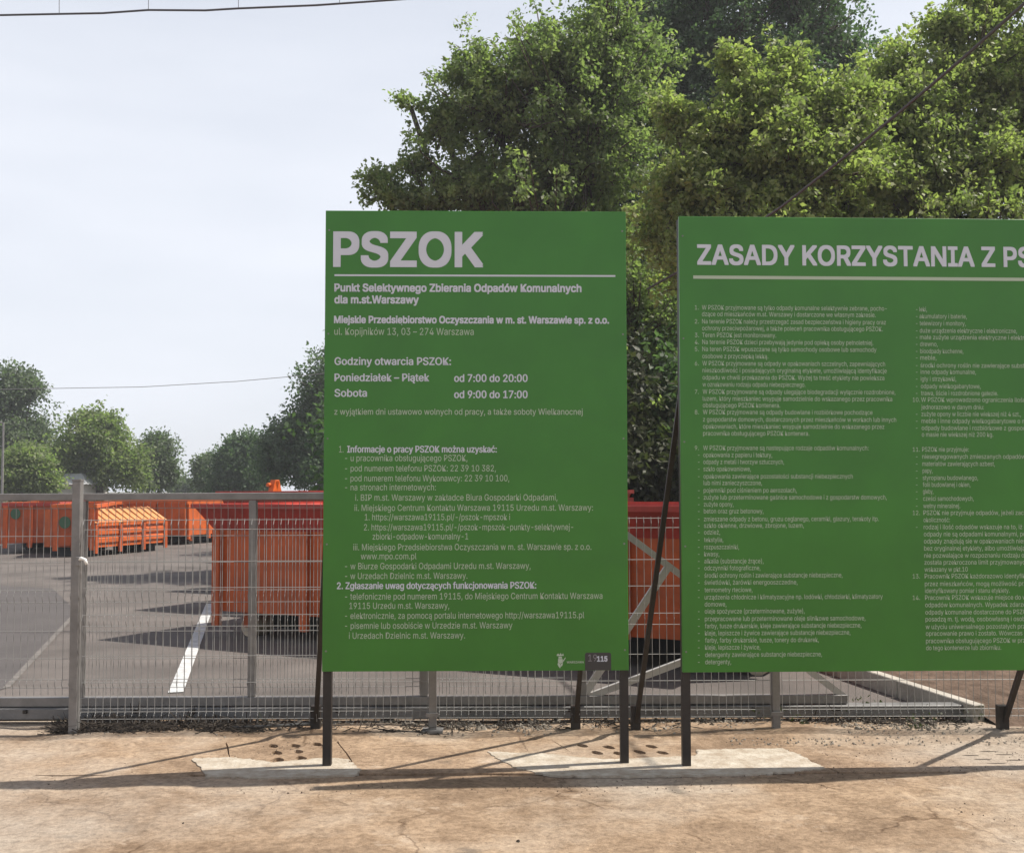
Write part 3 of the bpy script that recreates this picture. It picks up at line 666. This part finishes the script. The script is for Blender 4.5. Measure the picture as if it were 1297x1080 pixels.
# ------------------------------------------------------------------ waste containers
def container(label, corner, u, L, Wd, H, z0=.28, rib=1.1, flare=0.0, body=None, rim=None, posts_down=.16, hook=True, logo=False, group='waste containers parked in the lot', roller_m=None, ndark=0):
    body = body or M_org; rim = rim or M_redrim
    u = Vector((u[0], u[1], 0)).normalized(); n = Vector((-u.y, u.x, 0))
    Mx = Matrix((u, n, Vector((0, 0, 1)))).transposed().to_4x4(); Mx.translation = (corner[0], corner[1], 0)
    t = thing('waste_container', label, 'skip container', group=group, mtx=Mx)
    zt = H-.02; hf = .26 if flare else 0
    b = MB(); zb = H-hf; T = .03
    b.box((0, 0, z0), (L, T, zb)); b.box((0, Wd-T, z0), (L, Wd, zb)); b.box((0, T, z0), (T, Wd-T, zb)); b.box((L-T, T, z0), (L, Wd-T, zb)); b.box((T, T, z0), (L-T, Wd-T, z0+.05))
    b.build('body', body, t)
    if flare:
        m = MB(); o1 = -flare
        ring0 = [(-.01,-.01),(L+.01,-.01),(L+.01,Wd+.01),(-.01,Wd+.01)]; ring1 = [(-flare,-flare),(L+flare,-flare),(L+flare,Wd+flare),(-flare,Wd+flare)]
        for k in range(4):
            a, c = ring0[k], ring0[(k+1)%4]; a2, c2 = ring1[k], ring1[(k+1)%4]
            m.quad((*a, zb), (*c, zb), (*c2, H), (*a2, H))
        me = m.mesh('flare'); o = link('flared_top', me, rim, t)
        sm = o.modifiers.new('s', 'SOLIDIFY'); sm.thickness = .02
        e = MB(); r1 = [(-flare,-flare),(L+flare,-flare),(L+flare,Wd+flare),(-flare,Wd+flare)]
        e.box((-flare-.02,-flare-.03,H-.02),(L+flare+.02,-flare+.02,H+.03)); e.box((-flare-.02,Wd+flare-.02,H-.02),(L+flare+.02,Wd+flare+.03,H+.03))
        e.box((-flare-.02,-flare+.02,H-.02),(-flare+.02,Wd+flare-.02,H+.028)); e.box((L+flare-.02,-flare+.02,H-.02),(L+flare+.02,Wd+flare-.02,H+.028))
        e.build('top_rim', rim, t)
    else:
        e = MB(); e.box((-.05,-.06,H-.09),(L+.05,.01,H)); e.box((-.05,Wd-.01,H-.09),(L+.05,Wd+.06,H)); e.box((-.05,.01,H-.09),(.01,Wd-.01,H-.001)); e.box((L-.01,.01,H-.09),(L+.05,Wd-.01,H-.001))
        e.build('top_rim', rim, t)
    nr = max(2, int(round(L/rib))+1); zr = zb-(.0 if flare else .09)
    for k in range(nr):
        X = .06 + (L-.12)*k/(nr-1)
        for (ya, yb_) in ((-.07, -.001), (Wd+.001, Wd+.07)):
            low = posts_down if (k in (0, nr-1) or k % 2 == 1) else z0-.02
            MB().box((X-.05, ya, low), (X+.05, yb_, zr)).build('side_rib', body, t, bevel=.006)
    nw = 3
    for k in range(nw):
        Y = .06 + (Wd-.12)*k/(nw-1)
        for (xa, xb) in ((-.07, -.001), (L+.001, L+.07)): MB().box((xa, Y-.05, z0-.02), (xb, Y+.05, zr)).build('end_rib', body, t, bevel=.006)
    for Y in (Wd/2-.53, Wd/2+.53):
        MB().box((.1, Y-.05, .06), (L-.02, Y+.05, z0-.001)).build('skid', M_rubber, t)
    for Y in (Wd/2-.85, Wd/2+.85):
        for X in (L-.12, .35):
            MB().tube([(X, Y-.14, .11), (X, Y+.14, .11)], .11, 14).build('roller', roller_m or M_rubber, t)
            for sg in (-.151, .151): MB().box((X-.07, Y+sg-.009, .11), (X+.07, Y+sg+.009, z0-.001)).build('roller_bracket', body, t)
    if hook:
        for Y in (Wd/2-.5, Wd/2+.5): MB().bar((-.14, Y, .2), (-.14, Wd/2, H+.18), .09).build('hook_frame', M_org_lit, t)
        MB().tube([(-.18, Wd/2-.12, H+.12), (-.18, Wd/2+.12, H+.12)], .03, 8).build('hook_bar', M_org_lit, t)
    if logo:
        cx, cz, rr_ = logo
        m = MB(); m.quad(*[(-.075 if False else cx + rr_*math.cos(k*math.pi/8), -.0725, cz + rr_*1.15*math.sin(k*math.pi/8)) for k in range(16)])
        m.build('green_emblem', M_greenlogo, t)
    return t
# the near one
P0 = (-3.44, 12.62); UN = (.883, -.469)
P0v = G(272, 806); 
container('large red-brown container with flared top close behind the fence, nearest in the lot', (P0v.x, P0v.y), UN, 6.2, 2.3, 1.445, z0=.29, rib=1.25, flare=.17, posts_down=.13, hook=False, roller_m=M_lite)
for k, (dx, dy, H, tx) in enumerate(((-.73, 2.95, 1.575, 'red container with hook frame directly behind the nearest one'), (-1.36, 5.6, 1.48, 'container third in the echelon row behind the nearest one'), (-1.98, 8.2, 1.5, 'container fourth and last in the echelon row behind the nearest one'))):
    container(tx, (P0v.x+dx+.15, P0v.y+dy), UN, 4.9 if k == 0 else 6.0, 2.2, H, flare=.0 if k else .12, body=M_org, rim=M_redrim, hook=(k == 0))
# those along the far left edge of the lot: end faces in shade, long sides lit
UL = (.968, .25)
cA = G(3, 702); container('dark red container with green emblem, farthest left in the lot', (cA.x, cA.y), UL, 1.30, 5.5, 1.30, rib=.65, logo=(.30, 1.02, .12), hook=False)
cB = G(66, 706); container('dark red container with green emblem between the far left container and the lidded skip', (cB.x, cB.y), UL, .95, 5.0, 1.27, rib=.5, logo=(.28, .84, .13), rim=M_org_lit, hook=False)
def lidded(label, p, q, depth=1.5):
    p = Vector(p); q = Vector(q); u = (q-p); u.z = 0; L = u.length; u.normalize(); n = Vector((-u.y, u.x, 0))
    Mx = Matrix((u, n, Vector((0,0,1)))).transposed().to_4x4(); Mx.translation = (p.x, p.y, 0)
    t = thing('lidded_skip', label, 'skip container', group='waste containers parked in the lot', mtx=Mx)
    zf_, zb_, zl = .80, 1.12, .22
    m = MB(); m.v = [(0,0,zl),(L,0,zl),(L,depth,zl),(0,depth,zl),(0,0,zf_),(L,0,zf_),(L,depth,zb_),(0,depth,zb_),(0,.5,zb_),(L,.5,zb_)]
    m.f = [(0,1,5,4),(3,2,1,0),(2,3,7,6),(1,2,6,9,5),(0,4,8,7,3),(8,9,6,7)]; m.build('body', M_org_lit, t)
    m = MB(); m.v = [(-.04,-.05,zf_+.02),(L+.04,-.05,zf_+.02),(L+.04,.5,zb_+.03),(-.04,.5,zb_+.03)]; m.f = [(0,1,2,3)]
    lid = m.build('lid', M_lid, t); sd = lid.modifiers.new('s', 'SOLIDIFY'); sd.thickness = .025
    for k in range(10):
        X = L*(k+.5)/10; MB().bar((X, .0, zf_+.06), (X, .46, zb_+.045), .03).build('lid_rib', M_lid, t)
    for k in range(4):
        X = L*k/3; MB().box((X-.05, -.06, .08), (X+.05, -.001, zf_-.02)).build('front_post', M_org, t)
    for k in range(3):
        for z_ in (.32, .52, .72): MB().box((L*k/3+.08, -.04, z_), (L*(k+1)/3-.08, -.001, z_+.13)).build('front_panel', M_org_lit, t, bevel=.015)
    for X in (.2, L-.2): MB().box((X-.08, .2, 0), (X+.08, depth-.1, zl-.001)).build('skid', M_rubber, t)
    return t
lidded('orange skip with pale sloping lid and three ribbed front bays', G(120, 705), G(208, 697))
pC = G(208, 694); 
container('sunlit orange container whose long top rail shows above the lidded skip', (-12.65, 33.2), (1.67, 3.5), 4.5, 2.2, 1.25, rib=.8, body=M_org_lit, rim=M_org_lit, hook=False)
container('sunlit orange container right of the lidded skip, second of the far row', (G(236, 690).x, G(236, 690).y), (.35, .94), 5.0, 2.2, 1.28, rib=1.0, body=M_org_lit, rim=M_org_lit, hook=False)
container('sunlit orange container at the far end of the lot, partly behind the nearest one', (G(252, 683).x, G(252, 683).y), (.35, .94), 5.0, 2.2, 1.24, rib=1.2, body=M_org_lit, rim=M_org_lit, hook=True)

# ------------------------------------------------------------------ foliage
def leaf_mat(name, ca, cb, trans=.45):
    m = bpy.data.materials.new(name); m.use_nodes = True; n = m.node_tree; L = n.links
    for nd in list(n.nodes): n.nodes.remove(nd)
    out = n.nodes.new('ShaderNodeOutputMaterial'); at = n.nodes.new('ShaderNodeAttribute'); at.attribute_name = 'tint'
    r = n.nodes.new('ShaderNodeMix'); r.data_type = 'RGBA'; r.inputs['A'].default_value = (*ca, 1); r.inputs['B'].default_value = (*cb, 1)
    L.new(at.outputs['Fac'], r.inputs['Factor'])
    d = n.nodes.new('ShaderNodeBsdfPrincipled'); d.inputs['Roughness'].default_value = .55; d.inputs['Specular IOR Level'].default_value = .35; L.new(r.outputs['Result'], d.inputs['Base Color'])
    tr = n.nodes.new('ShaderNodeBsdfTranslucent'); g = n.nodes.new('ShaderNodeMix'); g.data_type = 'RGBA'; g.blend_type = 'MULTIPLY'; g.inputs['Factor'].default_value = 1
    g.inputs['B'].default_value = (1.18, 1.55, .72, 1); L.new(r.outputs['Result'], g.inputs['A']); L.new(g.outputs['Result'], tr.inputs['Color'])
    mx_ = n.nodes.new('ShaderNodeMixShader'); mx_.inputs[0].default_value = trans
    L.new(d.outputs[0], mx_.inputs[1]); L.new(tr.outputs[0], mx_.inputs[2]); L.new(mx_.outputs[0], out.inputs['Surface'])
    return m
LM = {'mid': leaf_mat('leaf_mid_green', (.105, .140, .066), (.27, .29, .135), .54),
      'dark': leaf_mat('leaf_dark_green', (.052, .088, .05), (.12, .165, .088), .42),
      'yellow': leaf_mat('leaf_yellow_green', (.145, .175, .075), (.37, .375, .155), .52),
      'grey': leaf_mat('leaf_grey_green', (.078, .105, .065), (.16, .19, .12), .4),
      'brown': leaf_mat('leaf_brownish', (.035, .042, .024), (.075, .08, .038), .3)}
def leaves_mesh(name, sprays, per, size, spread, seed):
    # sprays: array (n, 7): base xyz, axis xyz, length
    g = np.random.default_rng(seed); n = len(sprays)*per
    sp = np.repeat(sprays, per, axis=0)
    t = g.beta(1.6, 1.2, n)[:, None]
    ax = sp[:, 3:6]; Ln = sp[:, 6:7]
    c = sp[:, 0:3] + ax*Ln*t + g.normal(0, 1, (n, 3))*spread*(.35+.65*np.sin(np.pi*t))*np.array([1, 1, .8]) + np.array([0, 0, -.35])*spread*t
    d = ax*.5 + g.normal(0, .75, (n, 3)) + np.array([0, 0, -.35]); d /= np.linalg.norm(d, axis=1)[:, None]
    nr = g.normal(0, .7, (n, 3)) + np.array([0, 0, .75]); nr -= d*(nr*d).sum(1)[:, None]; nr /= np.linalg.norm(nr, axis=1)[:, None]
    sd = np.cross(d, nr); s = size*g.uniform(.65, 1.35, n)[:, None]
    v = np.empty((n, 4, 3)); v[:, 0] = c; v[:, 1] = c + d*s*.45 + sd*s*.30; v[:, 2] = c + d*s - nr*s*.1; v[:, 3] = c + d*s*.45 - sd*s*.30
    me = bpy.data.meshes.new(name); me.vertices.add(n*4); me.vertices.foreach_set('co', v.astype(np.float32).ravel())
    me.loops.add(n*4); me.loops.foreach_set('vertex_index', np.arange(n*4, dtype=np.int32))
    me.polygons.add(n); me.polygons.foreach_set('loop_start', np.arange(0, n*4, 4, dtype=np.int32)); me.polygons.foreach_set('loop_total', np.full(n, 4, dtype=np.int32))
    at = me.attributes.new('tint', 'FLOAT', 'FACE')
    tint = np.clip(np.repeat(g.beta(1.3, 1.8, len(sprays)), per)*.65 + g.uniform(0, .35, n), 0, 1)
    at.data.foreach_set('value', tint.astype(np.float32)); me.update(calc_edges=True); return me
def tree(name, label, cat, lobes, base, matk, nspray, per, leaf, spread, slen=.9, trunk_r=.2, seed=1, group='trees behind the lot', rough=.25, stray=0.06, upb=.35, clump=.85):
    g = np.random.default_rng(seed); lob = []
    for l in lobes:
        px, py, D, rx = l[:4]; rz = l[4] if len(l) > 4 else rx
        c = AT(px, py, D); k = D/F; lob.append((np.array(c), rx*k, rz*k))
    wts = np.array([l[1]*l[2] for l in lob]); wts /= wts.sum()
    cen = sum(l[0]*w for l, w in zip(lob, wts)); rows = []
    bx = Vector((base[0], base[1], 0))
    tr = MB(); top = Vector(cen); 
    mid = bx.lerp(top, .45) + Vector((g.normal()*.15, g.normal()*.15, 0))
    tr.tube([bx+Vector((0,0,-.3)), bx+Vector((0,0,.3)), mid, top], [trunk_r*1.35, trunk_r, trunk_r*.7, trunk_r*.35], 8)
    br = MB(); ph = g.uniform(0, 6, (len(lob), 4))
    for i, (c, rx, rz) in enumerate(lob):
        st = mid.lerp(top, g.uniform(.0, .8)); cc = Vector(c)
        kn = st.lerp(cc, .5) + Vector((0, 0, -.12*(cc-st).length))
        r0 = trunk_r*.42
        br.tube([st, kn, cc], [r0, r0*.7, r0*.4], 6)
        m = max(6, int(nspray*wts[i]))
        d = g.normal(0, 1, (m, 3)); d /= np.linalg.norm(d, axis=1)[:, None]
        rad = g.uniform(0, 1, m)**.42*.92 + .05
        bmp = 1 + rough*(np.sin(d[:,0]*4.1+ph[i,0]) * np.sin(d[:,2]*5.3+ph[i,1]) + .6*np.sin(d[:,1]*9+d[:,2]*8+ph[i,2]))
        st_ = g.uniform(0, 1, m) < stray; rad[st_] *= g.uniform(1.1, 1.5, st_.sum())
        rx = max(.35*rx, rx-.55*slen); rz = max(.35*rz, rz-.55*slen)
        nc = int(np.clip(m/9, 6, 60)); cd = g.normal(0, 1, (nc, 3)); cd /= np.linalg.norm(cd, axis=1)[:, None]
        cc_ = cd*g.uniform(.35, .98, nc)[:, None]*(1+rough*g.normal(0, .5, nc))[:, None]; pick = g.integers(0, nc, m)
        q1 = cc_[pick] + d*(rad*.27*g.uniform(.6, 1.4, nc)[pick])[:, None]; q2 = d*(rad*bmp)[:, None]
        sel = (g.uniform(0, 1, m) < clump)[:, None]; q1 = np.where(sel, q1, q2)
        p = c + q1*np.array([rx, rx, rz])
        p[:, 2] = np.maximum(p[:, 2], .15)
        ax = d*np.array([1,1,.7]) + np.array([0,0,upb]) + g.normal(0,.35,(m,3)); ax /= np.linalg.norm(ax, axis=1)[:, None]
        Ls = slen*g.uniform(.6, 1.3, m)
        rows.append(np.c_[p, ax, Ls])
        for j in range(0, m, 2 if m < 400 else 3):
            q_ = Vector(p[j]); e = q_ + Vector(ax[j])*Ls[j]*.8; s0 = cc.lerp(q_, g.uniform(0, .25)); kk = s0.lerp(q_, .6) + Vector((0, 0, -.08*(q_-s0).length))
            rr = trunk_r*.10
            br.tube([s0, kk, q_, e], [rr, rr*.7, rr*.45, rr*.2], 3, False)
    t = thing(name, label, cat, bx, group)
    for nm, mb_ in (('trunk', tr), ('branches', br)):
        o = mb_.build(nm, M_bark, t, True); o.data.transform(Matrix.Translation(-bx))
    me = leaves_mesh('crown', np.vstack(rows), per, leaf, spread, seed+100); me.transform(Matrix.Translation(-bx))
    link('crown', me, LM[matk], t)
    return t
# far trees at the left (seen over the containers)
FG = 'far trees beyond the container lot'
tree('poplar_tree', 'tall grey-green tree at the left edge of the photo, tallest of the far left group', 'tree', [(8,500,75,36,42),(30,545,75,44,34),(-35,520,75,45,60),(20,595,75,50,30),(40,500,75,14,18)], (-33, 75), 'grey', 1300, 26, .24, .36, .9, .3, 21, FG, rough=.35)
tree('bush_tree', 'low yellow-green bushy tree below the tall tree at the left edge', 'tree', [(30,590,62,34,28),(55,612,62,26,20),(0,612,62,30,22)], (-26.5, 62), 'mid', 700, 26, .2, .28, .6, .2, 22, FG)
tree('broadleaf_tree', 'rounded mid-green tree right of the tall left tree', 'tree', [(120,560,68,44,42),(150,590,68,38,34),(90,585,68,32,36),(125,535,68,26,18)], (-25, 68), 'mid', 1200, 26, .22, .3, .7, .3, 23, FG)
tree('willow_tree', 'pale greyish tree at the right end of the far left group', 'tree', [(200,575,74,22,30),(190,605,74,30,20),(212,600,74,14,22)], (-23.5, 74), 'grey', 650, 26, .2, .3, .7, .2, 24, FG)
for k, (px, py, r0) in enumerate(((232, 614, 9), (246, 616, 8), (222, 617, 9))):
    tree('broadleaf_tree', ['tiny distant tree in the gap between the left and right far trees', 'tiny distant tree at the foot of the grey-green tree right of the gap', 'tiny distant tree beside the greyish willow'][k], 'tree', [(px, py, 120, r0, r0)], ((px-648)/F*120, 120), 'grey', 60, 20, .4, .25, .5, .2, 30+k, FG)
tree('broadleaf_tree', 'small grey-green tree just right of the gap in the far trees', 'tree', [(262,595,80,17,22),(265,612,80,20,14)], (-21.8, 80), 'grey', 450, 24, .22, .3, .7, .2, 25, FG)
tree('broadleaf_tree', 'dark green tree between the small grey-green tree and the tall dark tree', 'tree', [(305,580,72,32,34),(325,605,72,34,22),(290,608,72,26,18)], (-17.5, 72), 'dark', 1000, 26, .22, .3, .7, .3, 26, FG)
tree('broadleaf_tree', 'tall dark tree rising beside the left edge of the first board', 'tree', [(408,525,60,34,52),(375,560,60,40,50),(440,500,60,60,80),(345,580,60,22,40),(420,590,60,60,40)], (-10.5, 60), 'dark', 1800, 28, .2, .28, .7, .35, 27, FG)
for k, (px, py, D, a, b, mk) in enumerate(((-130,560,78,55,60,'mid'),(-250,575,80,60,50,'grey'),(-400,560,76,70,62,'mid'),(-570,580,82,80,48,'dark'))):
    tree('broadleaf_tree', ['round green tree just beyond the left edge of the photo in the far row', 'grey-green tree second beyond the left edge of the photo', 'wide green tree third beyond the left edge of the photo', 'low dark tree outermost beyond the left edge of the photo'][k], 'tree', [(px,py,D,a,b),(px+25,py+30,D,a*.8,b*.6)], ((px-648)/F*D, D), mk, 700, 20, .26, .35, .8, .3, 80+k, FG)
# the big trees over the boards
NG = 'big trees rising above the boards'
tree('box_elder_tree', 'loose mid-green tree with stray sprays above the left board', 'tree',
  [(690,70,22,75,60),(615,95,22,50,45),(760,130,22,80,80),(700,230,22.5,110,70),(640,150,22,95,85),(560,165,22,60,50),(700,95,22,90,70),(600,235,22,85,55),(520,215,22,38,22),(740,200,22,110,110),(775,50,22,75,70),(810,120,23,60,80),(490,250,22,36,32),(478,232,22,22,20),(530,262,22,50,40),(585,100,22,30,24),(700,330,23,150,110),(575,330,23,65,70),(665,480,24,150,130),(805,430,23,90,150),(520,135,22,26,12)],
  (.4, 22.5), 'mid', 4300, 38, .092, .095, .42, .28, 41, NG, rough=.55, stray=.14)
tree('oak_tree', 'darkest and densest tree, behind and between the other two big trees', 'tree',
  [(760,210,30,95,130),(640,280,30,110,80),(850,20,32,90,60),(900,60,32,140,110),(1020,50,32,95,80),(830,120,32,90,110),(960,180,32,170,130),(820,330,31,120,150),(1000,420,32,240,190),(900,-40,32,110,70),(800,40,31,80,80),(1010,0,32,90,60),(1065,70,32,50,55)],
  (6.5, 33), 'dark', 5200, 36, .12, .17, .55, .4, 42, NG)
tree('maple_tree', 'sunlit yellow-green tree in front of the darkest tree, above the right board', 'tree',
  [(905,175,17,50,50),(965,150,17,55,60),(985,105,17,40,42),(860,160,17,30,24),(1000,215,17,110,70),(880,240,17,60,50),(860,300,17,55,50),(1060,150,17,58,60),(1095,225,17.6,60,50),(930,80,17,22,22),(960,330,17.5,150,80),(845,130,17,14,12)],
  (4.2, 17.6), 'yellow', 3400, 40, .082, .085, .36, .22, 43, NG, rough=.45, stray=.12)
tree('maple_tree', 'yellow-green tree filling the right edge of the photo above the right board', 'tree',
  [(1150,170,18.5,95,80),(1240,90,18.5,90,85),(1130,90,18.5,42,42),(1200,220,18.5,130,75),(1290,200,18.5,100,100),(1195,35,18.5,26,30),(1350,100,18.5,90,110),(1080,240,18.5,75,50),(1250,350,19,200,110),(1255,8,18.5,42,30)],
  (8.0, 19.2), 'yellow', 4200, 40, .085, .09, .38, .25, 44, NG, rough=.45, stray=.10)
# undergrowth between the boards
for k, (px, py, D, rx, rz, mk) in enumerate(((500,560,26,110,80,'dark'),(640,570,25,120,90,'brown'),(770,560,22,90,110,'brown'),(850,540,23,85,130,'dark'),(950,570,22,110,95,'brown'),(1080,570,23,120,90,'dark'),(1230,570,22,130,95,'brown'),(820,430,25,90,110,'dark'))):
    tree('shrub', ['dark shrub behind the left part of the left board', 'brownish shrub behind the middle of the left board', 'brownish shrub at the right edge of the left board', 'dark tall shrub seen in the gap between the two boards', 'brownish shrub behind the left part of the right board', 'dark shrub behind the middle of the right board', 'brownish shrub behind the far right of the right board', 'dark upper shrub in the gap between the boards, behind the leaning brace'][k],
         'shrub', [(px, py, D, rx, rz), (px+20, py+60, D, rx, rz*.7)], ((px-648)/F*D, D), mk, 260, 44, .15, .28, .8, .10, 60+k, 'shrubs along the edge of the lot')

# ------------------------------------------------------------------ small building, pole, cables, brush, pipe
bl = AT(74, 628, 66); 
hs = thing('shed', 'small pale building with grey roof seen just left of the tall fence post', 'building', (bl.x-.3, 66, 0))
MB().box((-1.2, 0, 0), (1.8, 4, 1.9)).build('wall', M_plaster, hs)
m = MB(); m.v = [(-1.5,-.3,1.9),(2.1,-.3,1.9),(2.1,4.3,1.9),(-1.5,4.3,1.9),(-.9,.6,2.55),(1.4,.6,2.55),(1.4,3.4,2.55),(-.9,3.4,2.55)]; m.f = [(3,2,1,0),(4,5,6,7),(0,1,5,4),(1,2,6,5),(2,3,7,6),(3,0,4,7)]; m.build('roof', M_roof, hs)
MB().box((-.5, -.03, .9), (.2, -.002, 1.6)).build('window', M_window, hs)
pp = AT(3, 600, 48); pl = thing('lamp_post', 'thin grey pole at the left edge of the photo in front of the far trees', 'pole', (pp.x, 48, 0))
MB().tube([(0,0,-.2),(0,0,4.5)], [.07,.045], 8).build('shaft', M_galv, pl); MB().tube([(0,0,4.46),(-.7,0,4.7)], .03, 6).build('arm', M_galv, pl)
MB().box((-1.1,-.1,4.66),(-.68,.1,4.74)).build('lamp_head', M_galv, pl, bevel=.02)

def sag(p, q, s, n=24): return [p.lerp(q, i/n) + Vector((0,0,-s*4*(i/n)*(1-i/n))) for i in range(n+1)]
# overhead line at the top left with droppers
Yc = 14.0
w1 = thing('overhead_line', 'dark overhead line with short droppers across the top left of the sky', 'cable', (0, Yc, 6))
pts = [AT(-900,-15,Yc), AT(-300,15,Yc), AT(0,19.5,Yc), AT(75,18,Yc), AT(130,17,Yc), AT(188,13,Yc), AT(260,13.5,Yc), AT(302,11,Yc), AT(400,7,Yc), AT(530,-2,Yc), AT(800,-40,Yc), AT(1300,-160,Yc)]
MB().tube([p_-Vector((0,Yc,6)) for p_ in pts], .014, 6).build('carrier_wire', M_cable, w1, True)
up_ = [AT(-900,-120,Yc), AT(0,-40,Yc), AT(400,-45,Yc), AT(1300,-190,Yc)]
MB().tube([p_-Vector((0,Yc,6)) for p_ in up_], .010, 6).build('upper_wire', M_cable, w1, True)
for (px, py) in ((-120,18),(75,18),(188,13),(302,11),(430,5)):
    a = AT(px, py, Yc); MB().tube([a-Vector((0,Yc,6)), AT(px, -42, Yc)-Vector((0,Yc,6))], .004, 5).build('dropper', M_cable, w1)
w2 = thing('overhead_cable', 'thick dark cable slanting down in front of the yellow-green trees', 'cable', (3, 9, 4))
def cablept(px, py, D): return AT(px, py, D) - Vector((3, 9, 4))
pts2 = [cablept(1700,-420,7), cablept(1450,-140,8), cablept(1297,5,9), cablept(1215,78,9.8), cablept(1130,150,10.8), cablept(1060,207,12), cablept(990,262,13.2), cablept(900,322,15), cablept(820,366,17.5)]
MB().tube(pts2, .017, 6).build('sheath', M_cable, w2, True)
w3 = thing('overhead_cable', 'very thin distant cable crossing the sky above the far trees', 'cable', (-15, 50, 8))
pts3 = [AT(px, py, 55)-Vector((-15,50,8)) for (px, py) in ((-500,500),(-100,495),(60,492),(180,490),(300,483),(400,474),(560,458),(760,430))]
MB().tube(pts3, .016, 5).build('wire', M_galv, w3, True)

# dry brush heaps along the fence foot
def brush(spots, name, label, seed):
    r = random.Random(seed); mb = MB()
    for (x0, x1, yc, h, n) in spots:
        for _ in range(n):
            t = r.random(); g0 = G(x0+(x1-x0)*t, yc+r.uniform(-3, 5)); hh = h*math.sin(math.pi*min(.97, max(.03, t)))**.5
            p_ = Vector((g0.x, g0.y, r.uniform(0, hh))); d = Vector((r.gauss(0, 1), r.gauss(0, .6), r.gauss(.0, .16))).normalized()*r.uniform(.04, .17)
            k = p_ + d*.5 + Vector((r.gauss(0,.012), r.gauss(0,.012), r.gauss(0,.012)))
            q_ = p_+d; q_.z = max(.005, q_.z); rad = r.uniform(.0015, .0065)
            mb.tube([p_, k, q_], [rad, rad*.8, rad*.5], 3, False)
    o = mb.build(name, M_brush); tag(o, label, None, None, 'stuff')
brush([(72,335,924,.028,1500),(75,205,921,.05,900),(225,300,920,.045,600),(300,400,924,.015,200)], 'dry_brush', 'dark heap of dry twigs and weeds around the foot of the tall fence post', 4)
brush([(400,560,925,.02,180),(560,900,920,.02,260),(900,1240,915,.03,260)], 'loose_twigs', 'scattered twigs along the bottom of the mesh fence', 5)
# a few green weeds
def weeds(name, label, spots, seed, mk='mid', h=.1):
    r = random.Random(seed); rows = []
    for (px, py, n) in spots:
        g0 = G(px, py)
        for _ in range(n): rows.append((g0.x+r.gauss(0,.05), g0.y+r.gauss(0,.04), 0, r.gauss(0,.35), r.gauss(0,.35), 1, h*r.uniform(.5,1.4)))
    a = np.array(rows); a[:, 3:6] /= np.linalg.norm(a[:, 3:6], axis=1)[:, None]
    me = leaves_mesh(name, a, 6, .03, .02, seed); o = link(name, me, LM[mk]); tag(o, label, None, None, 'stuff')
weeds('weeds', 'small green weeds sprouting under the fence at the right', [(1090,908,12),(1110,905,8),(1070,910,5),(1180,912,5),(1230,915,5),(970,915,3)], 8, 'brown', .11)
weeds('dry_weeds', 'brownish weeds at the foot of the fence', [(90,915,6),(130,912,6),(250,915,6),(330,915,3),(1160,925,5),(1010,916,5)], 9, 'brown', .06)
pa_, pb_ = G(290, 926), G(396, 921)
tag(MB().tube([pa_+Vector((0,0,.02)), pa_.lerp(pb_, .5)+Vector((0,-.01,.022)), pb_+Vector((0,0,.025))], .015, 8).build('black_pipe', M_rubber, None, True), 'thin black pipe lying on the ground left of the first board post', 'pipe')
st = G(655, 1066); 
for nm, (px, py, s_), lb in (('stone', (656,1066,.013), 'small dark stone on the sand at the bottom centre'), ('stone', (232,1043,.008), 'tiny dark stone on the sand at the lower left')):
    c = G(px, py); o = scatter(nm, M_brush, [(0, 0, 0, s_)], label=None, seed=int(px)); o.location = (c.x, c.y, .003); del o['kind']; tag(o, lb, 'stone')

# ------------------------------------------------------------------ haze
hz = MB().box((-400,-100,-1.3),(400,600,19)).build('haze', None); tag(hz, kind='stuff')
hm = bpy.data.materials.new('summer_haze'); hm.use_nodes = True; hn = hm.node_tree
for nd in list(hn.nodes): hn.nodes.remove(nd)
ho = hn.nodes.new('ShaderNodeOutputMaterial'); hv = hn.nodes.new('ShaderNodeVolumePrincipled'); hv.inputs['Color'].default_value = (.93,.96,1,1); hv.inputs['Density'].default_value = .0009; hv.inputs['Anisotropy'].default_value = .2
hn.links.new(hv.outputs[0], ho.inputs['Volume']); hz.data.materials.append(hm)
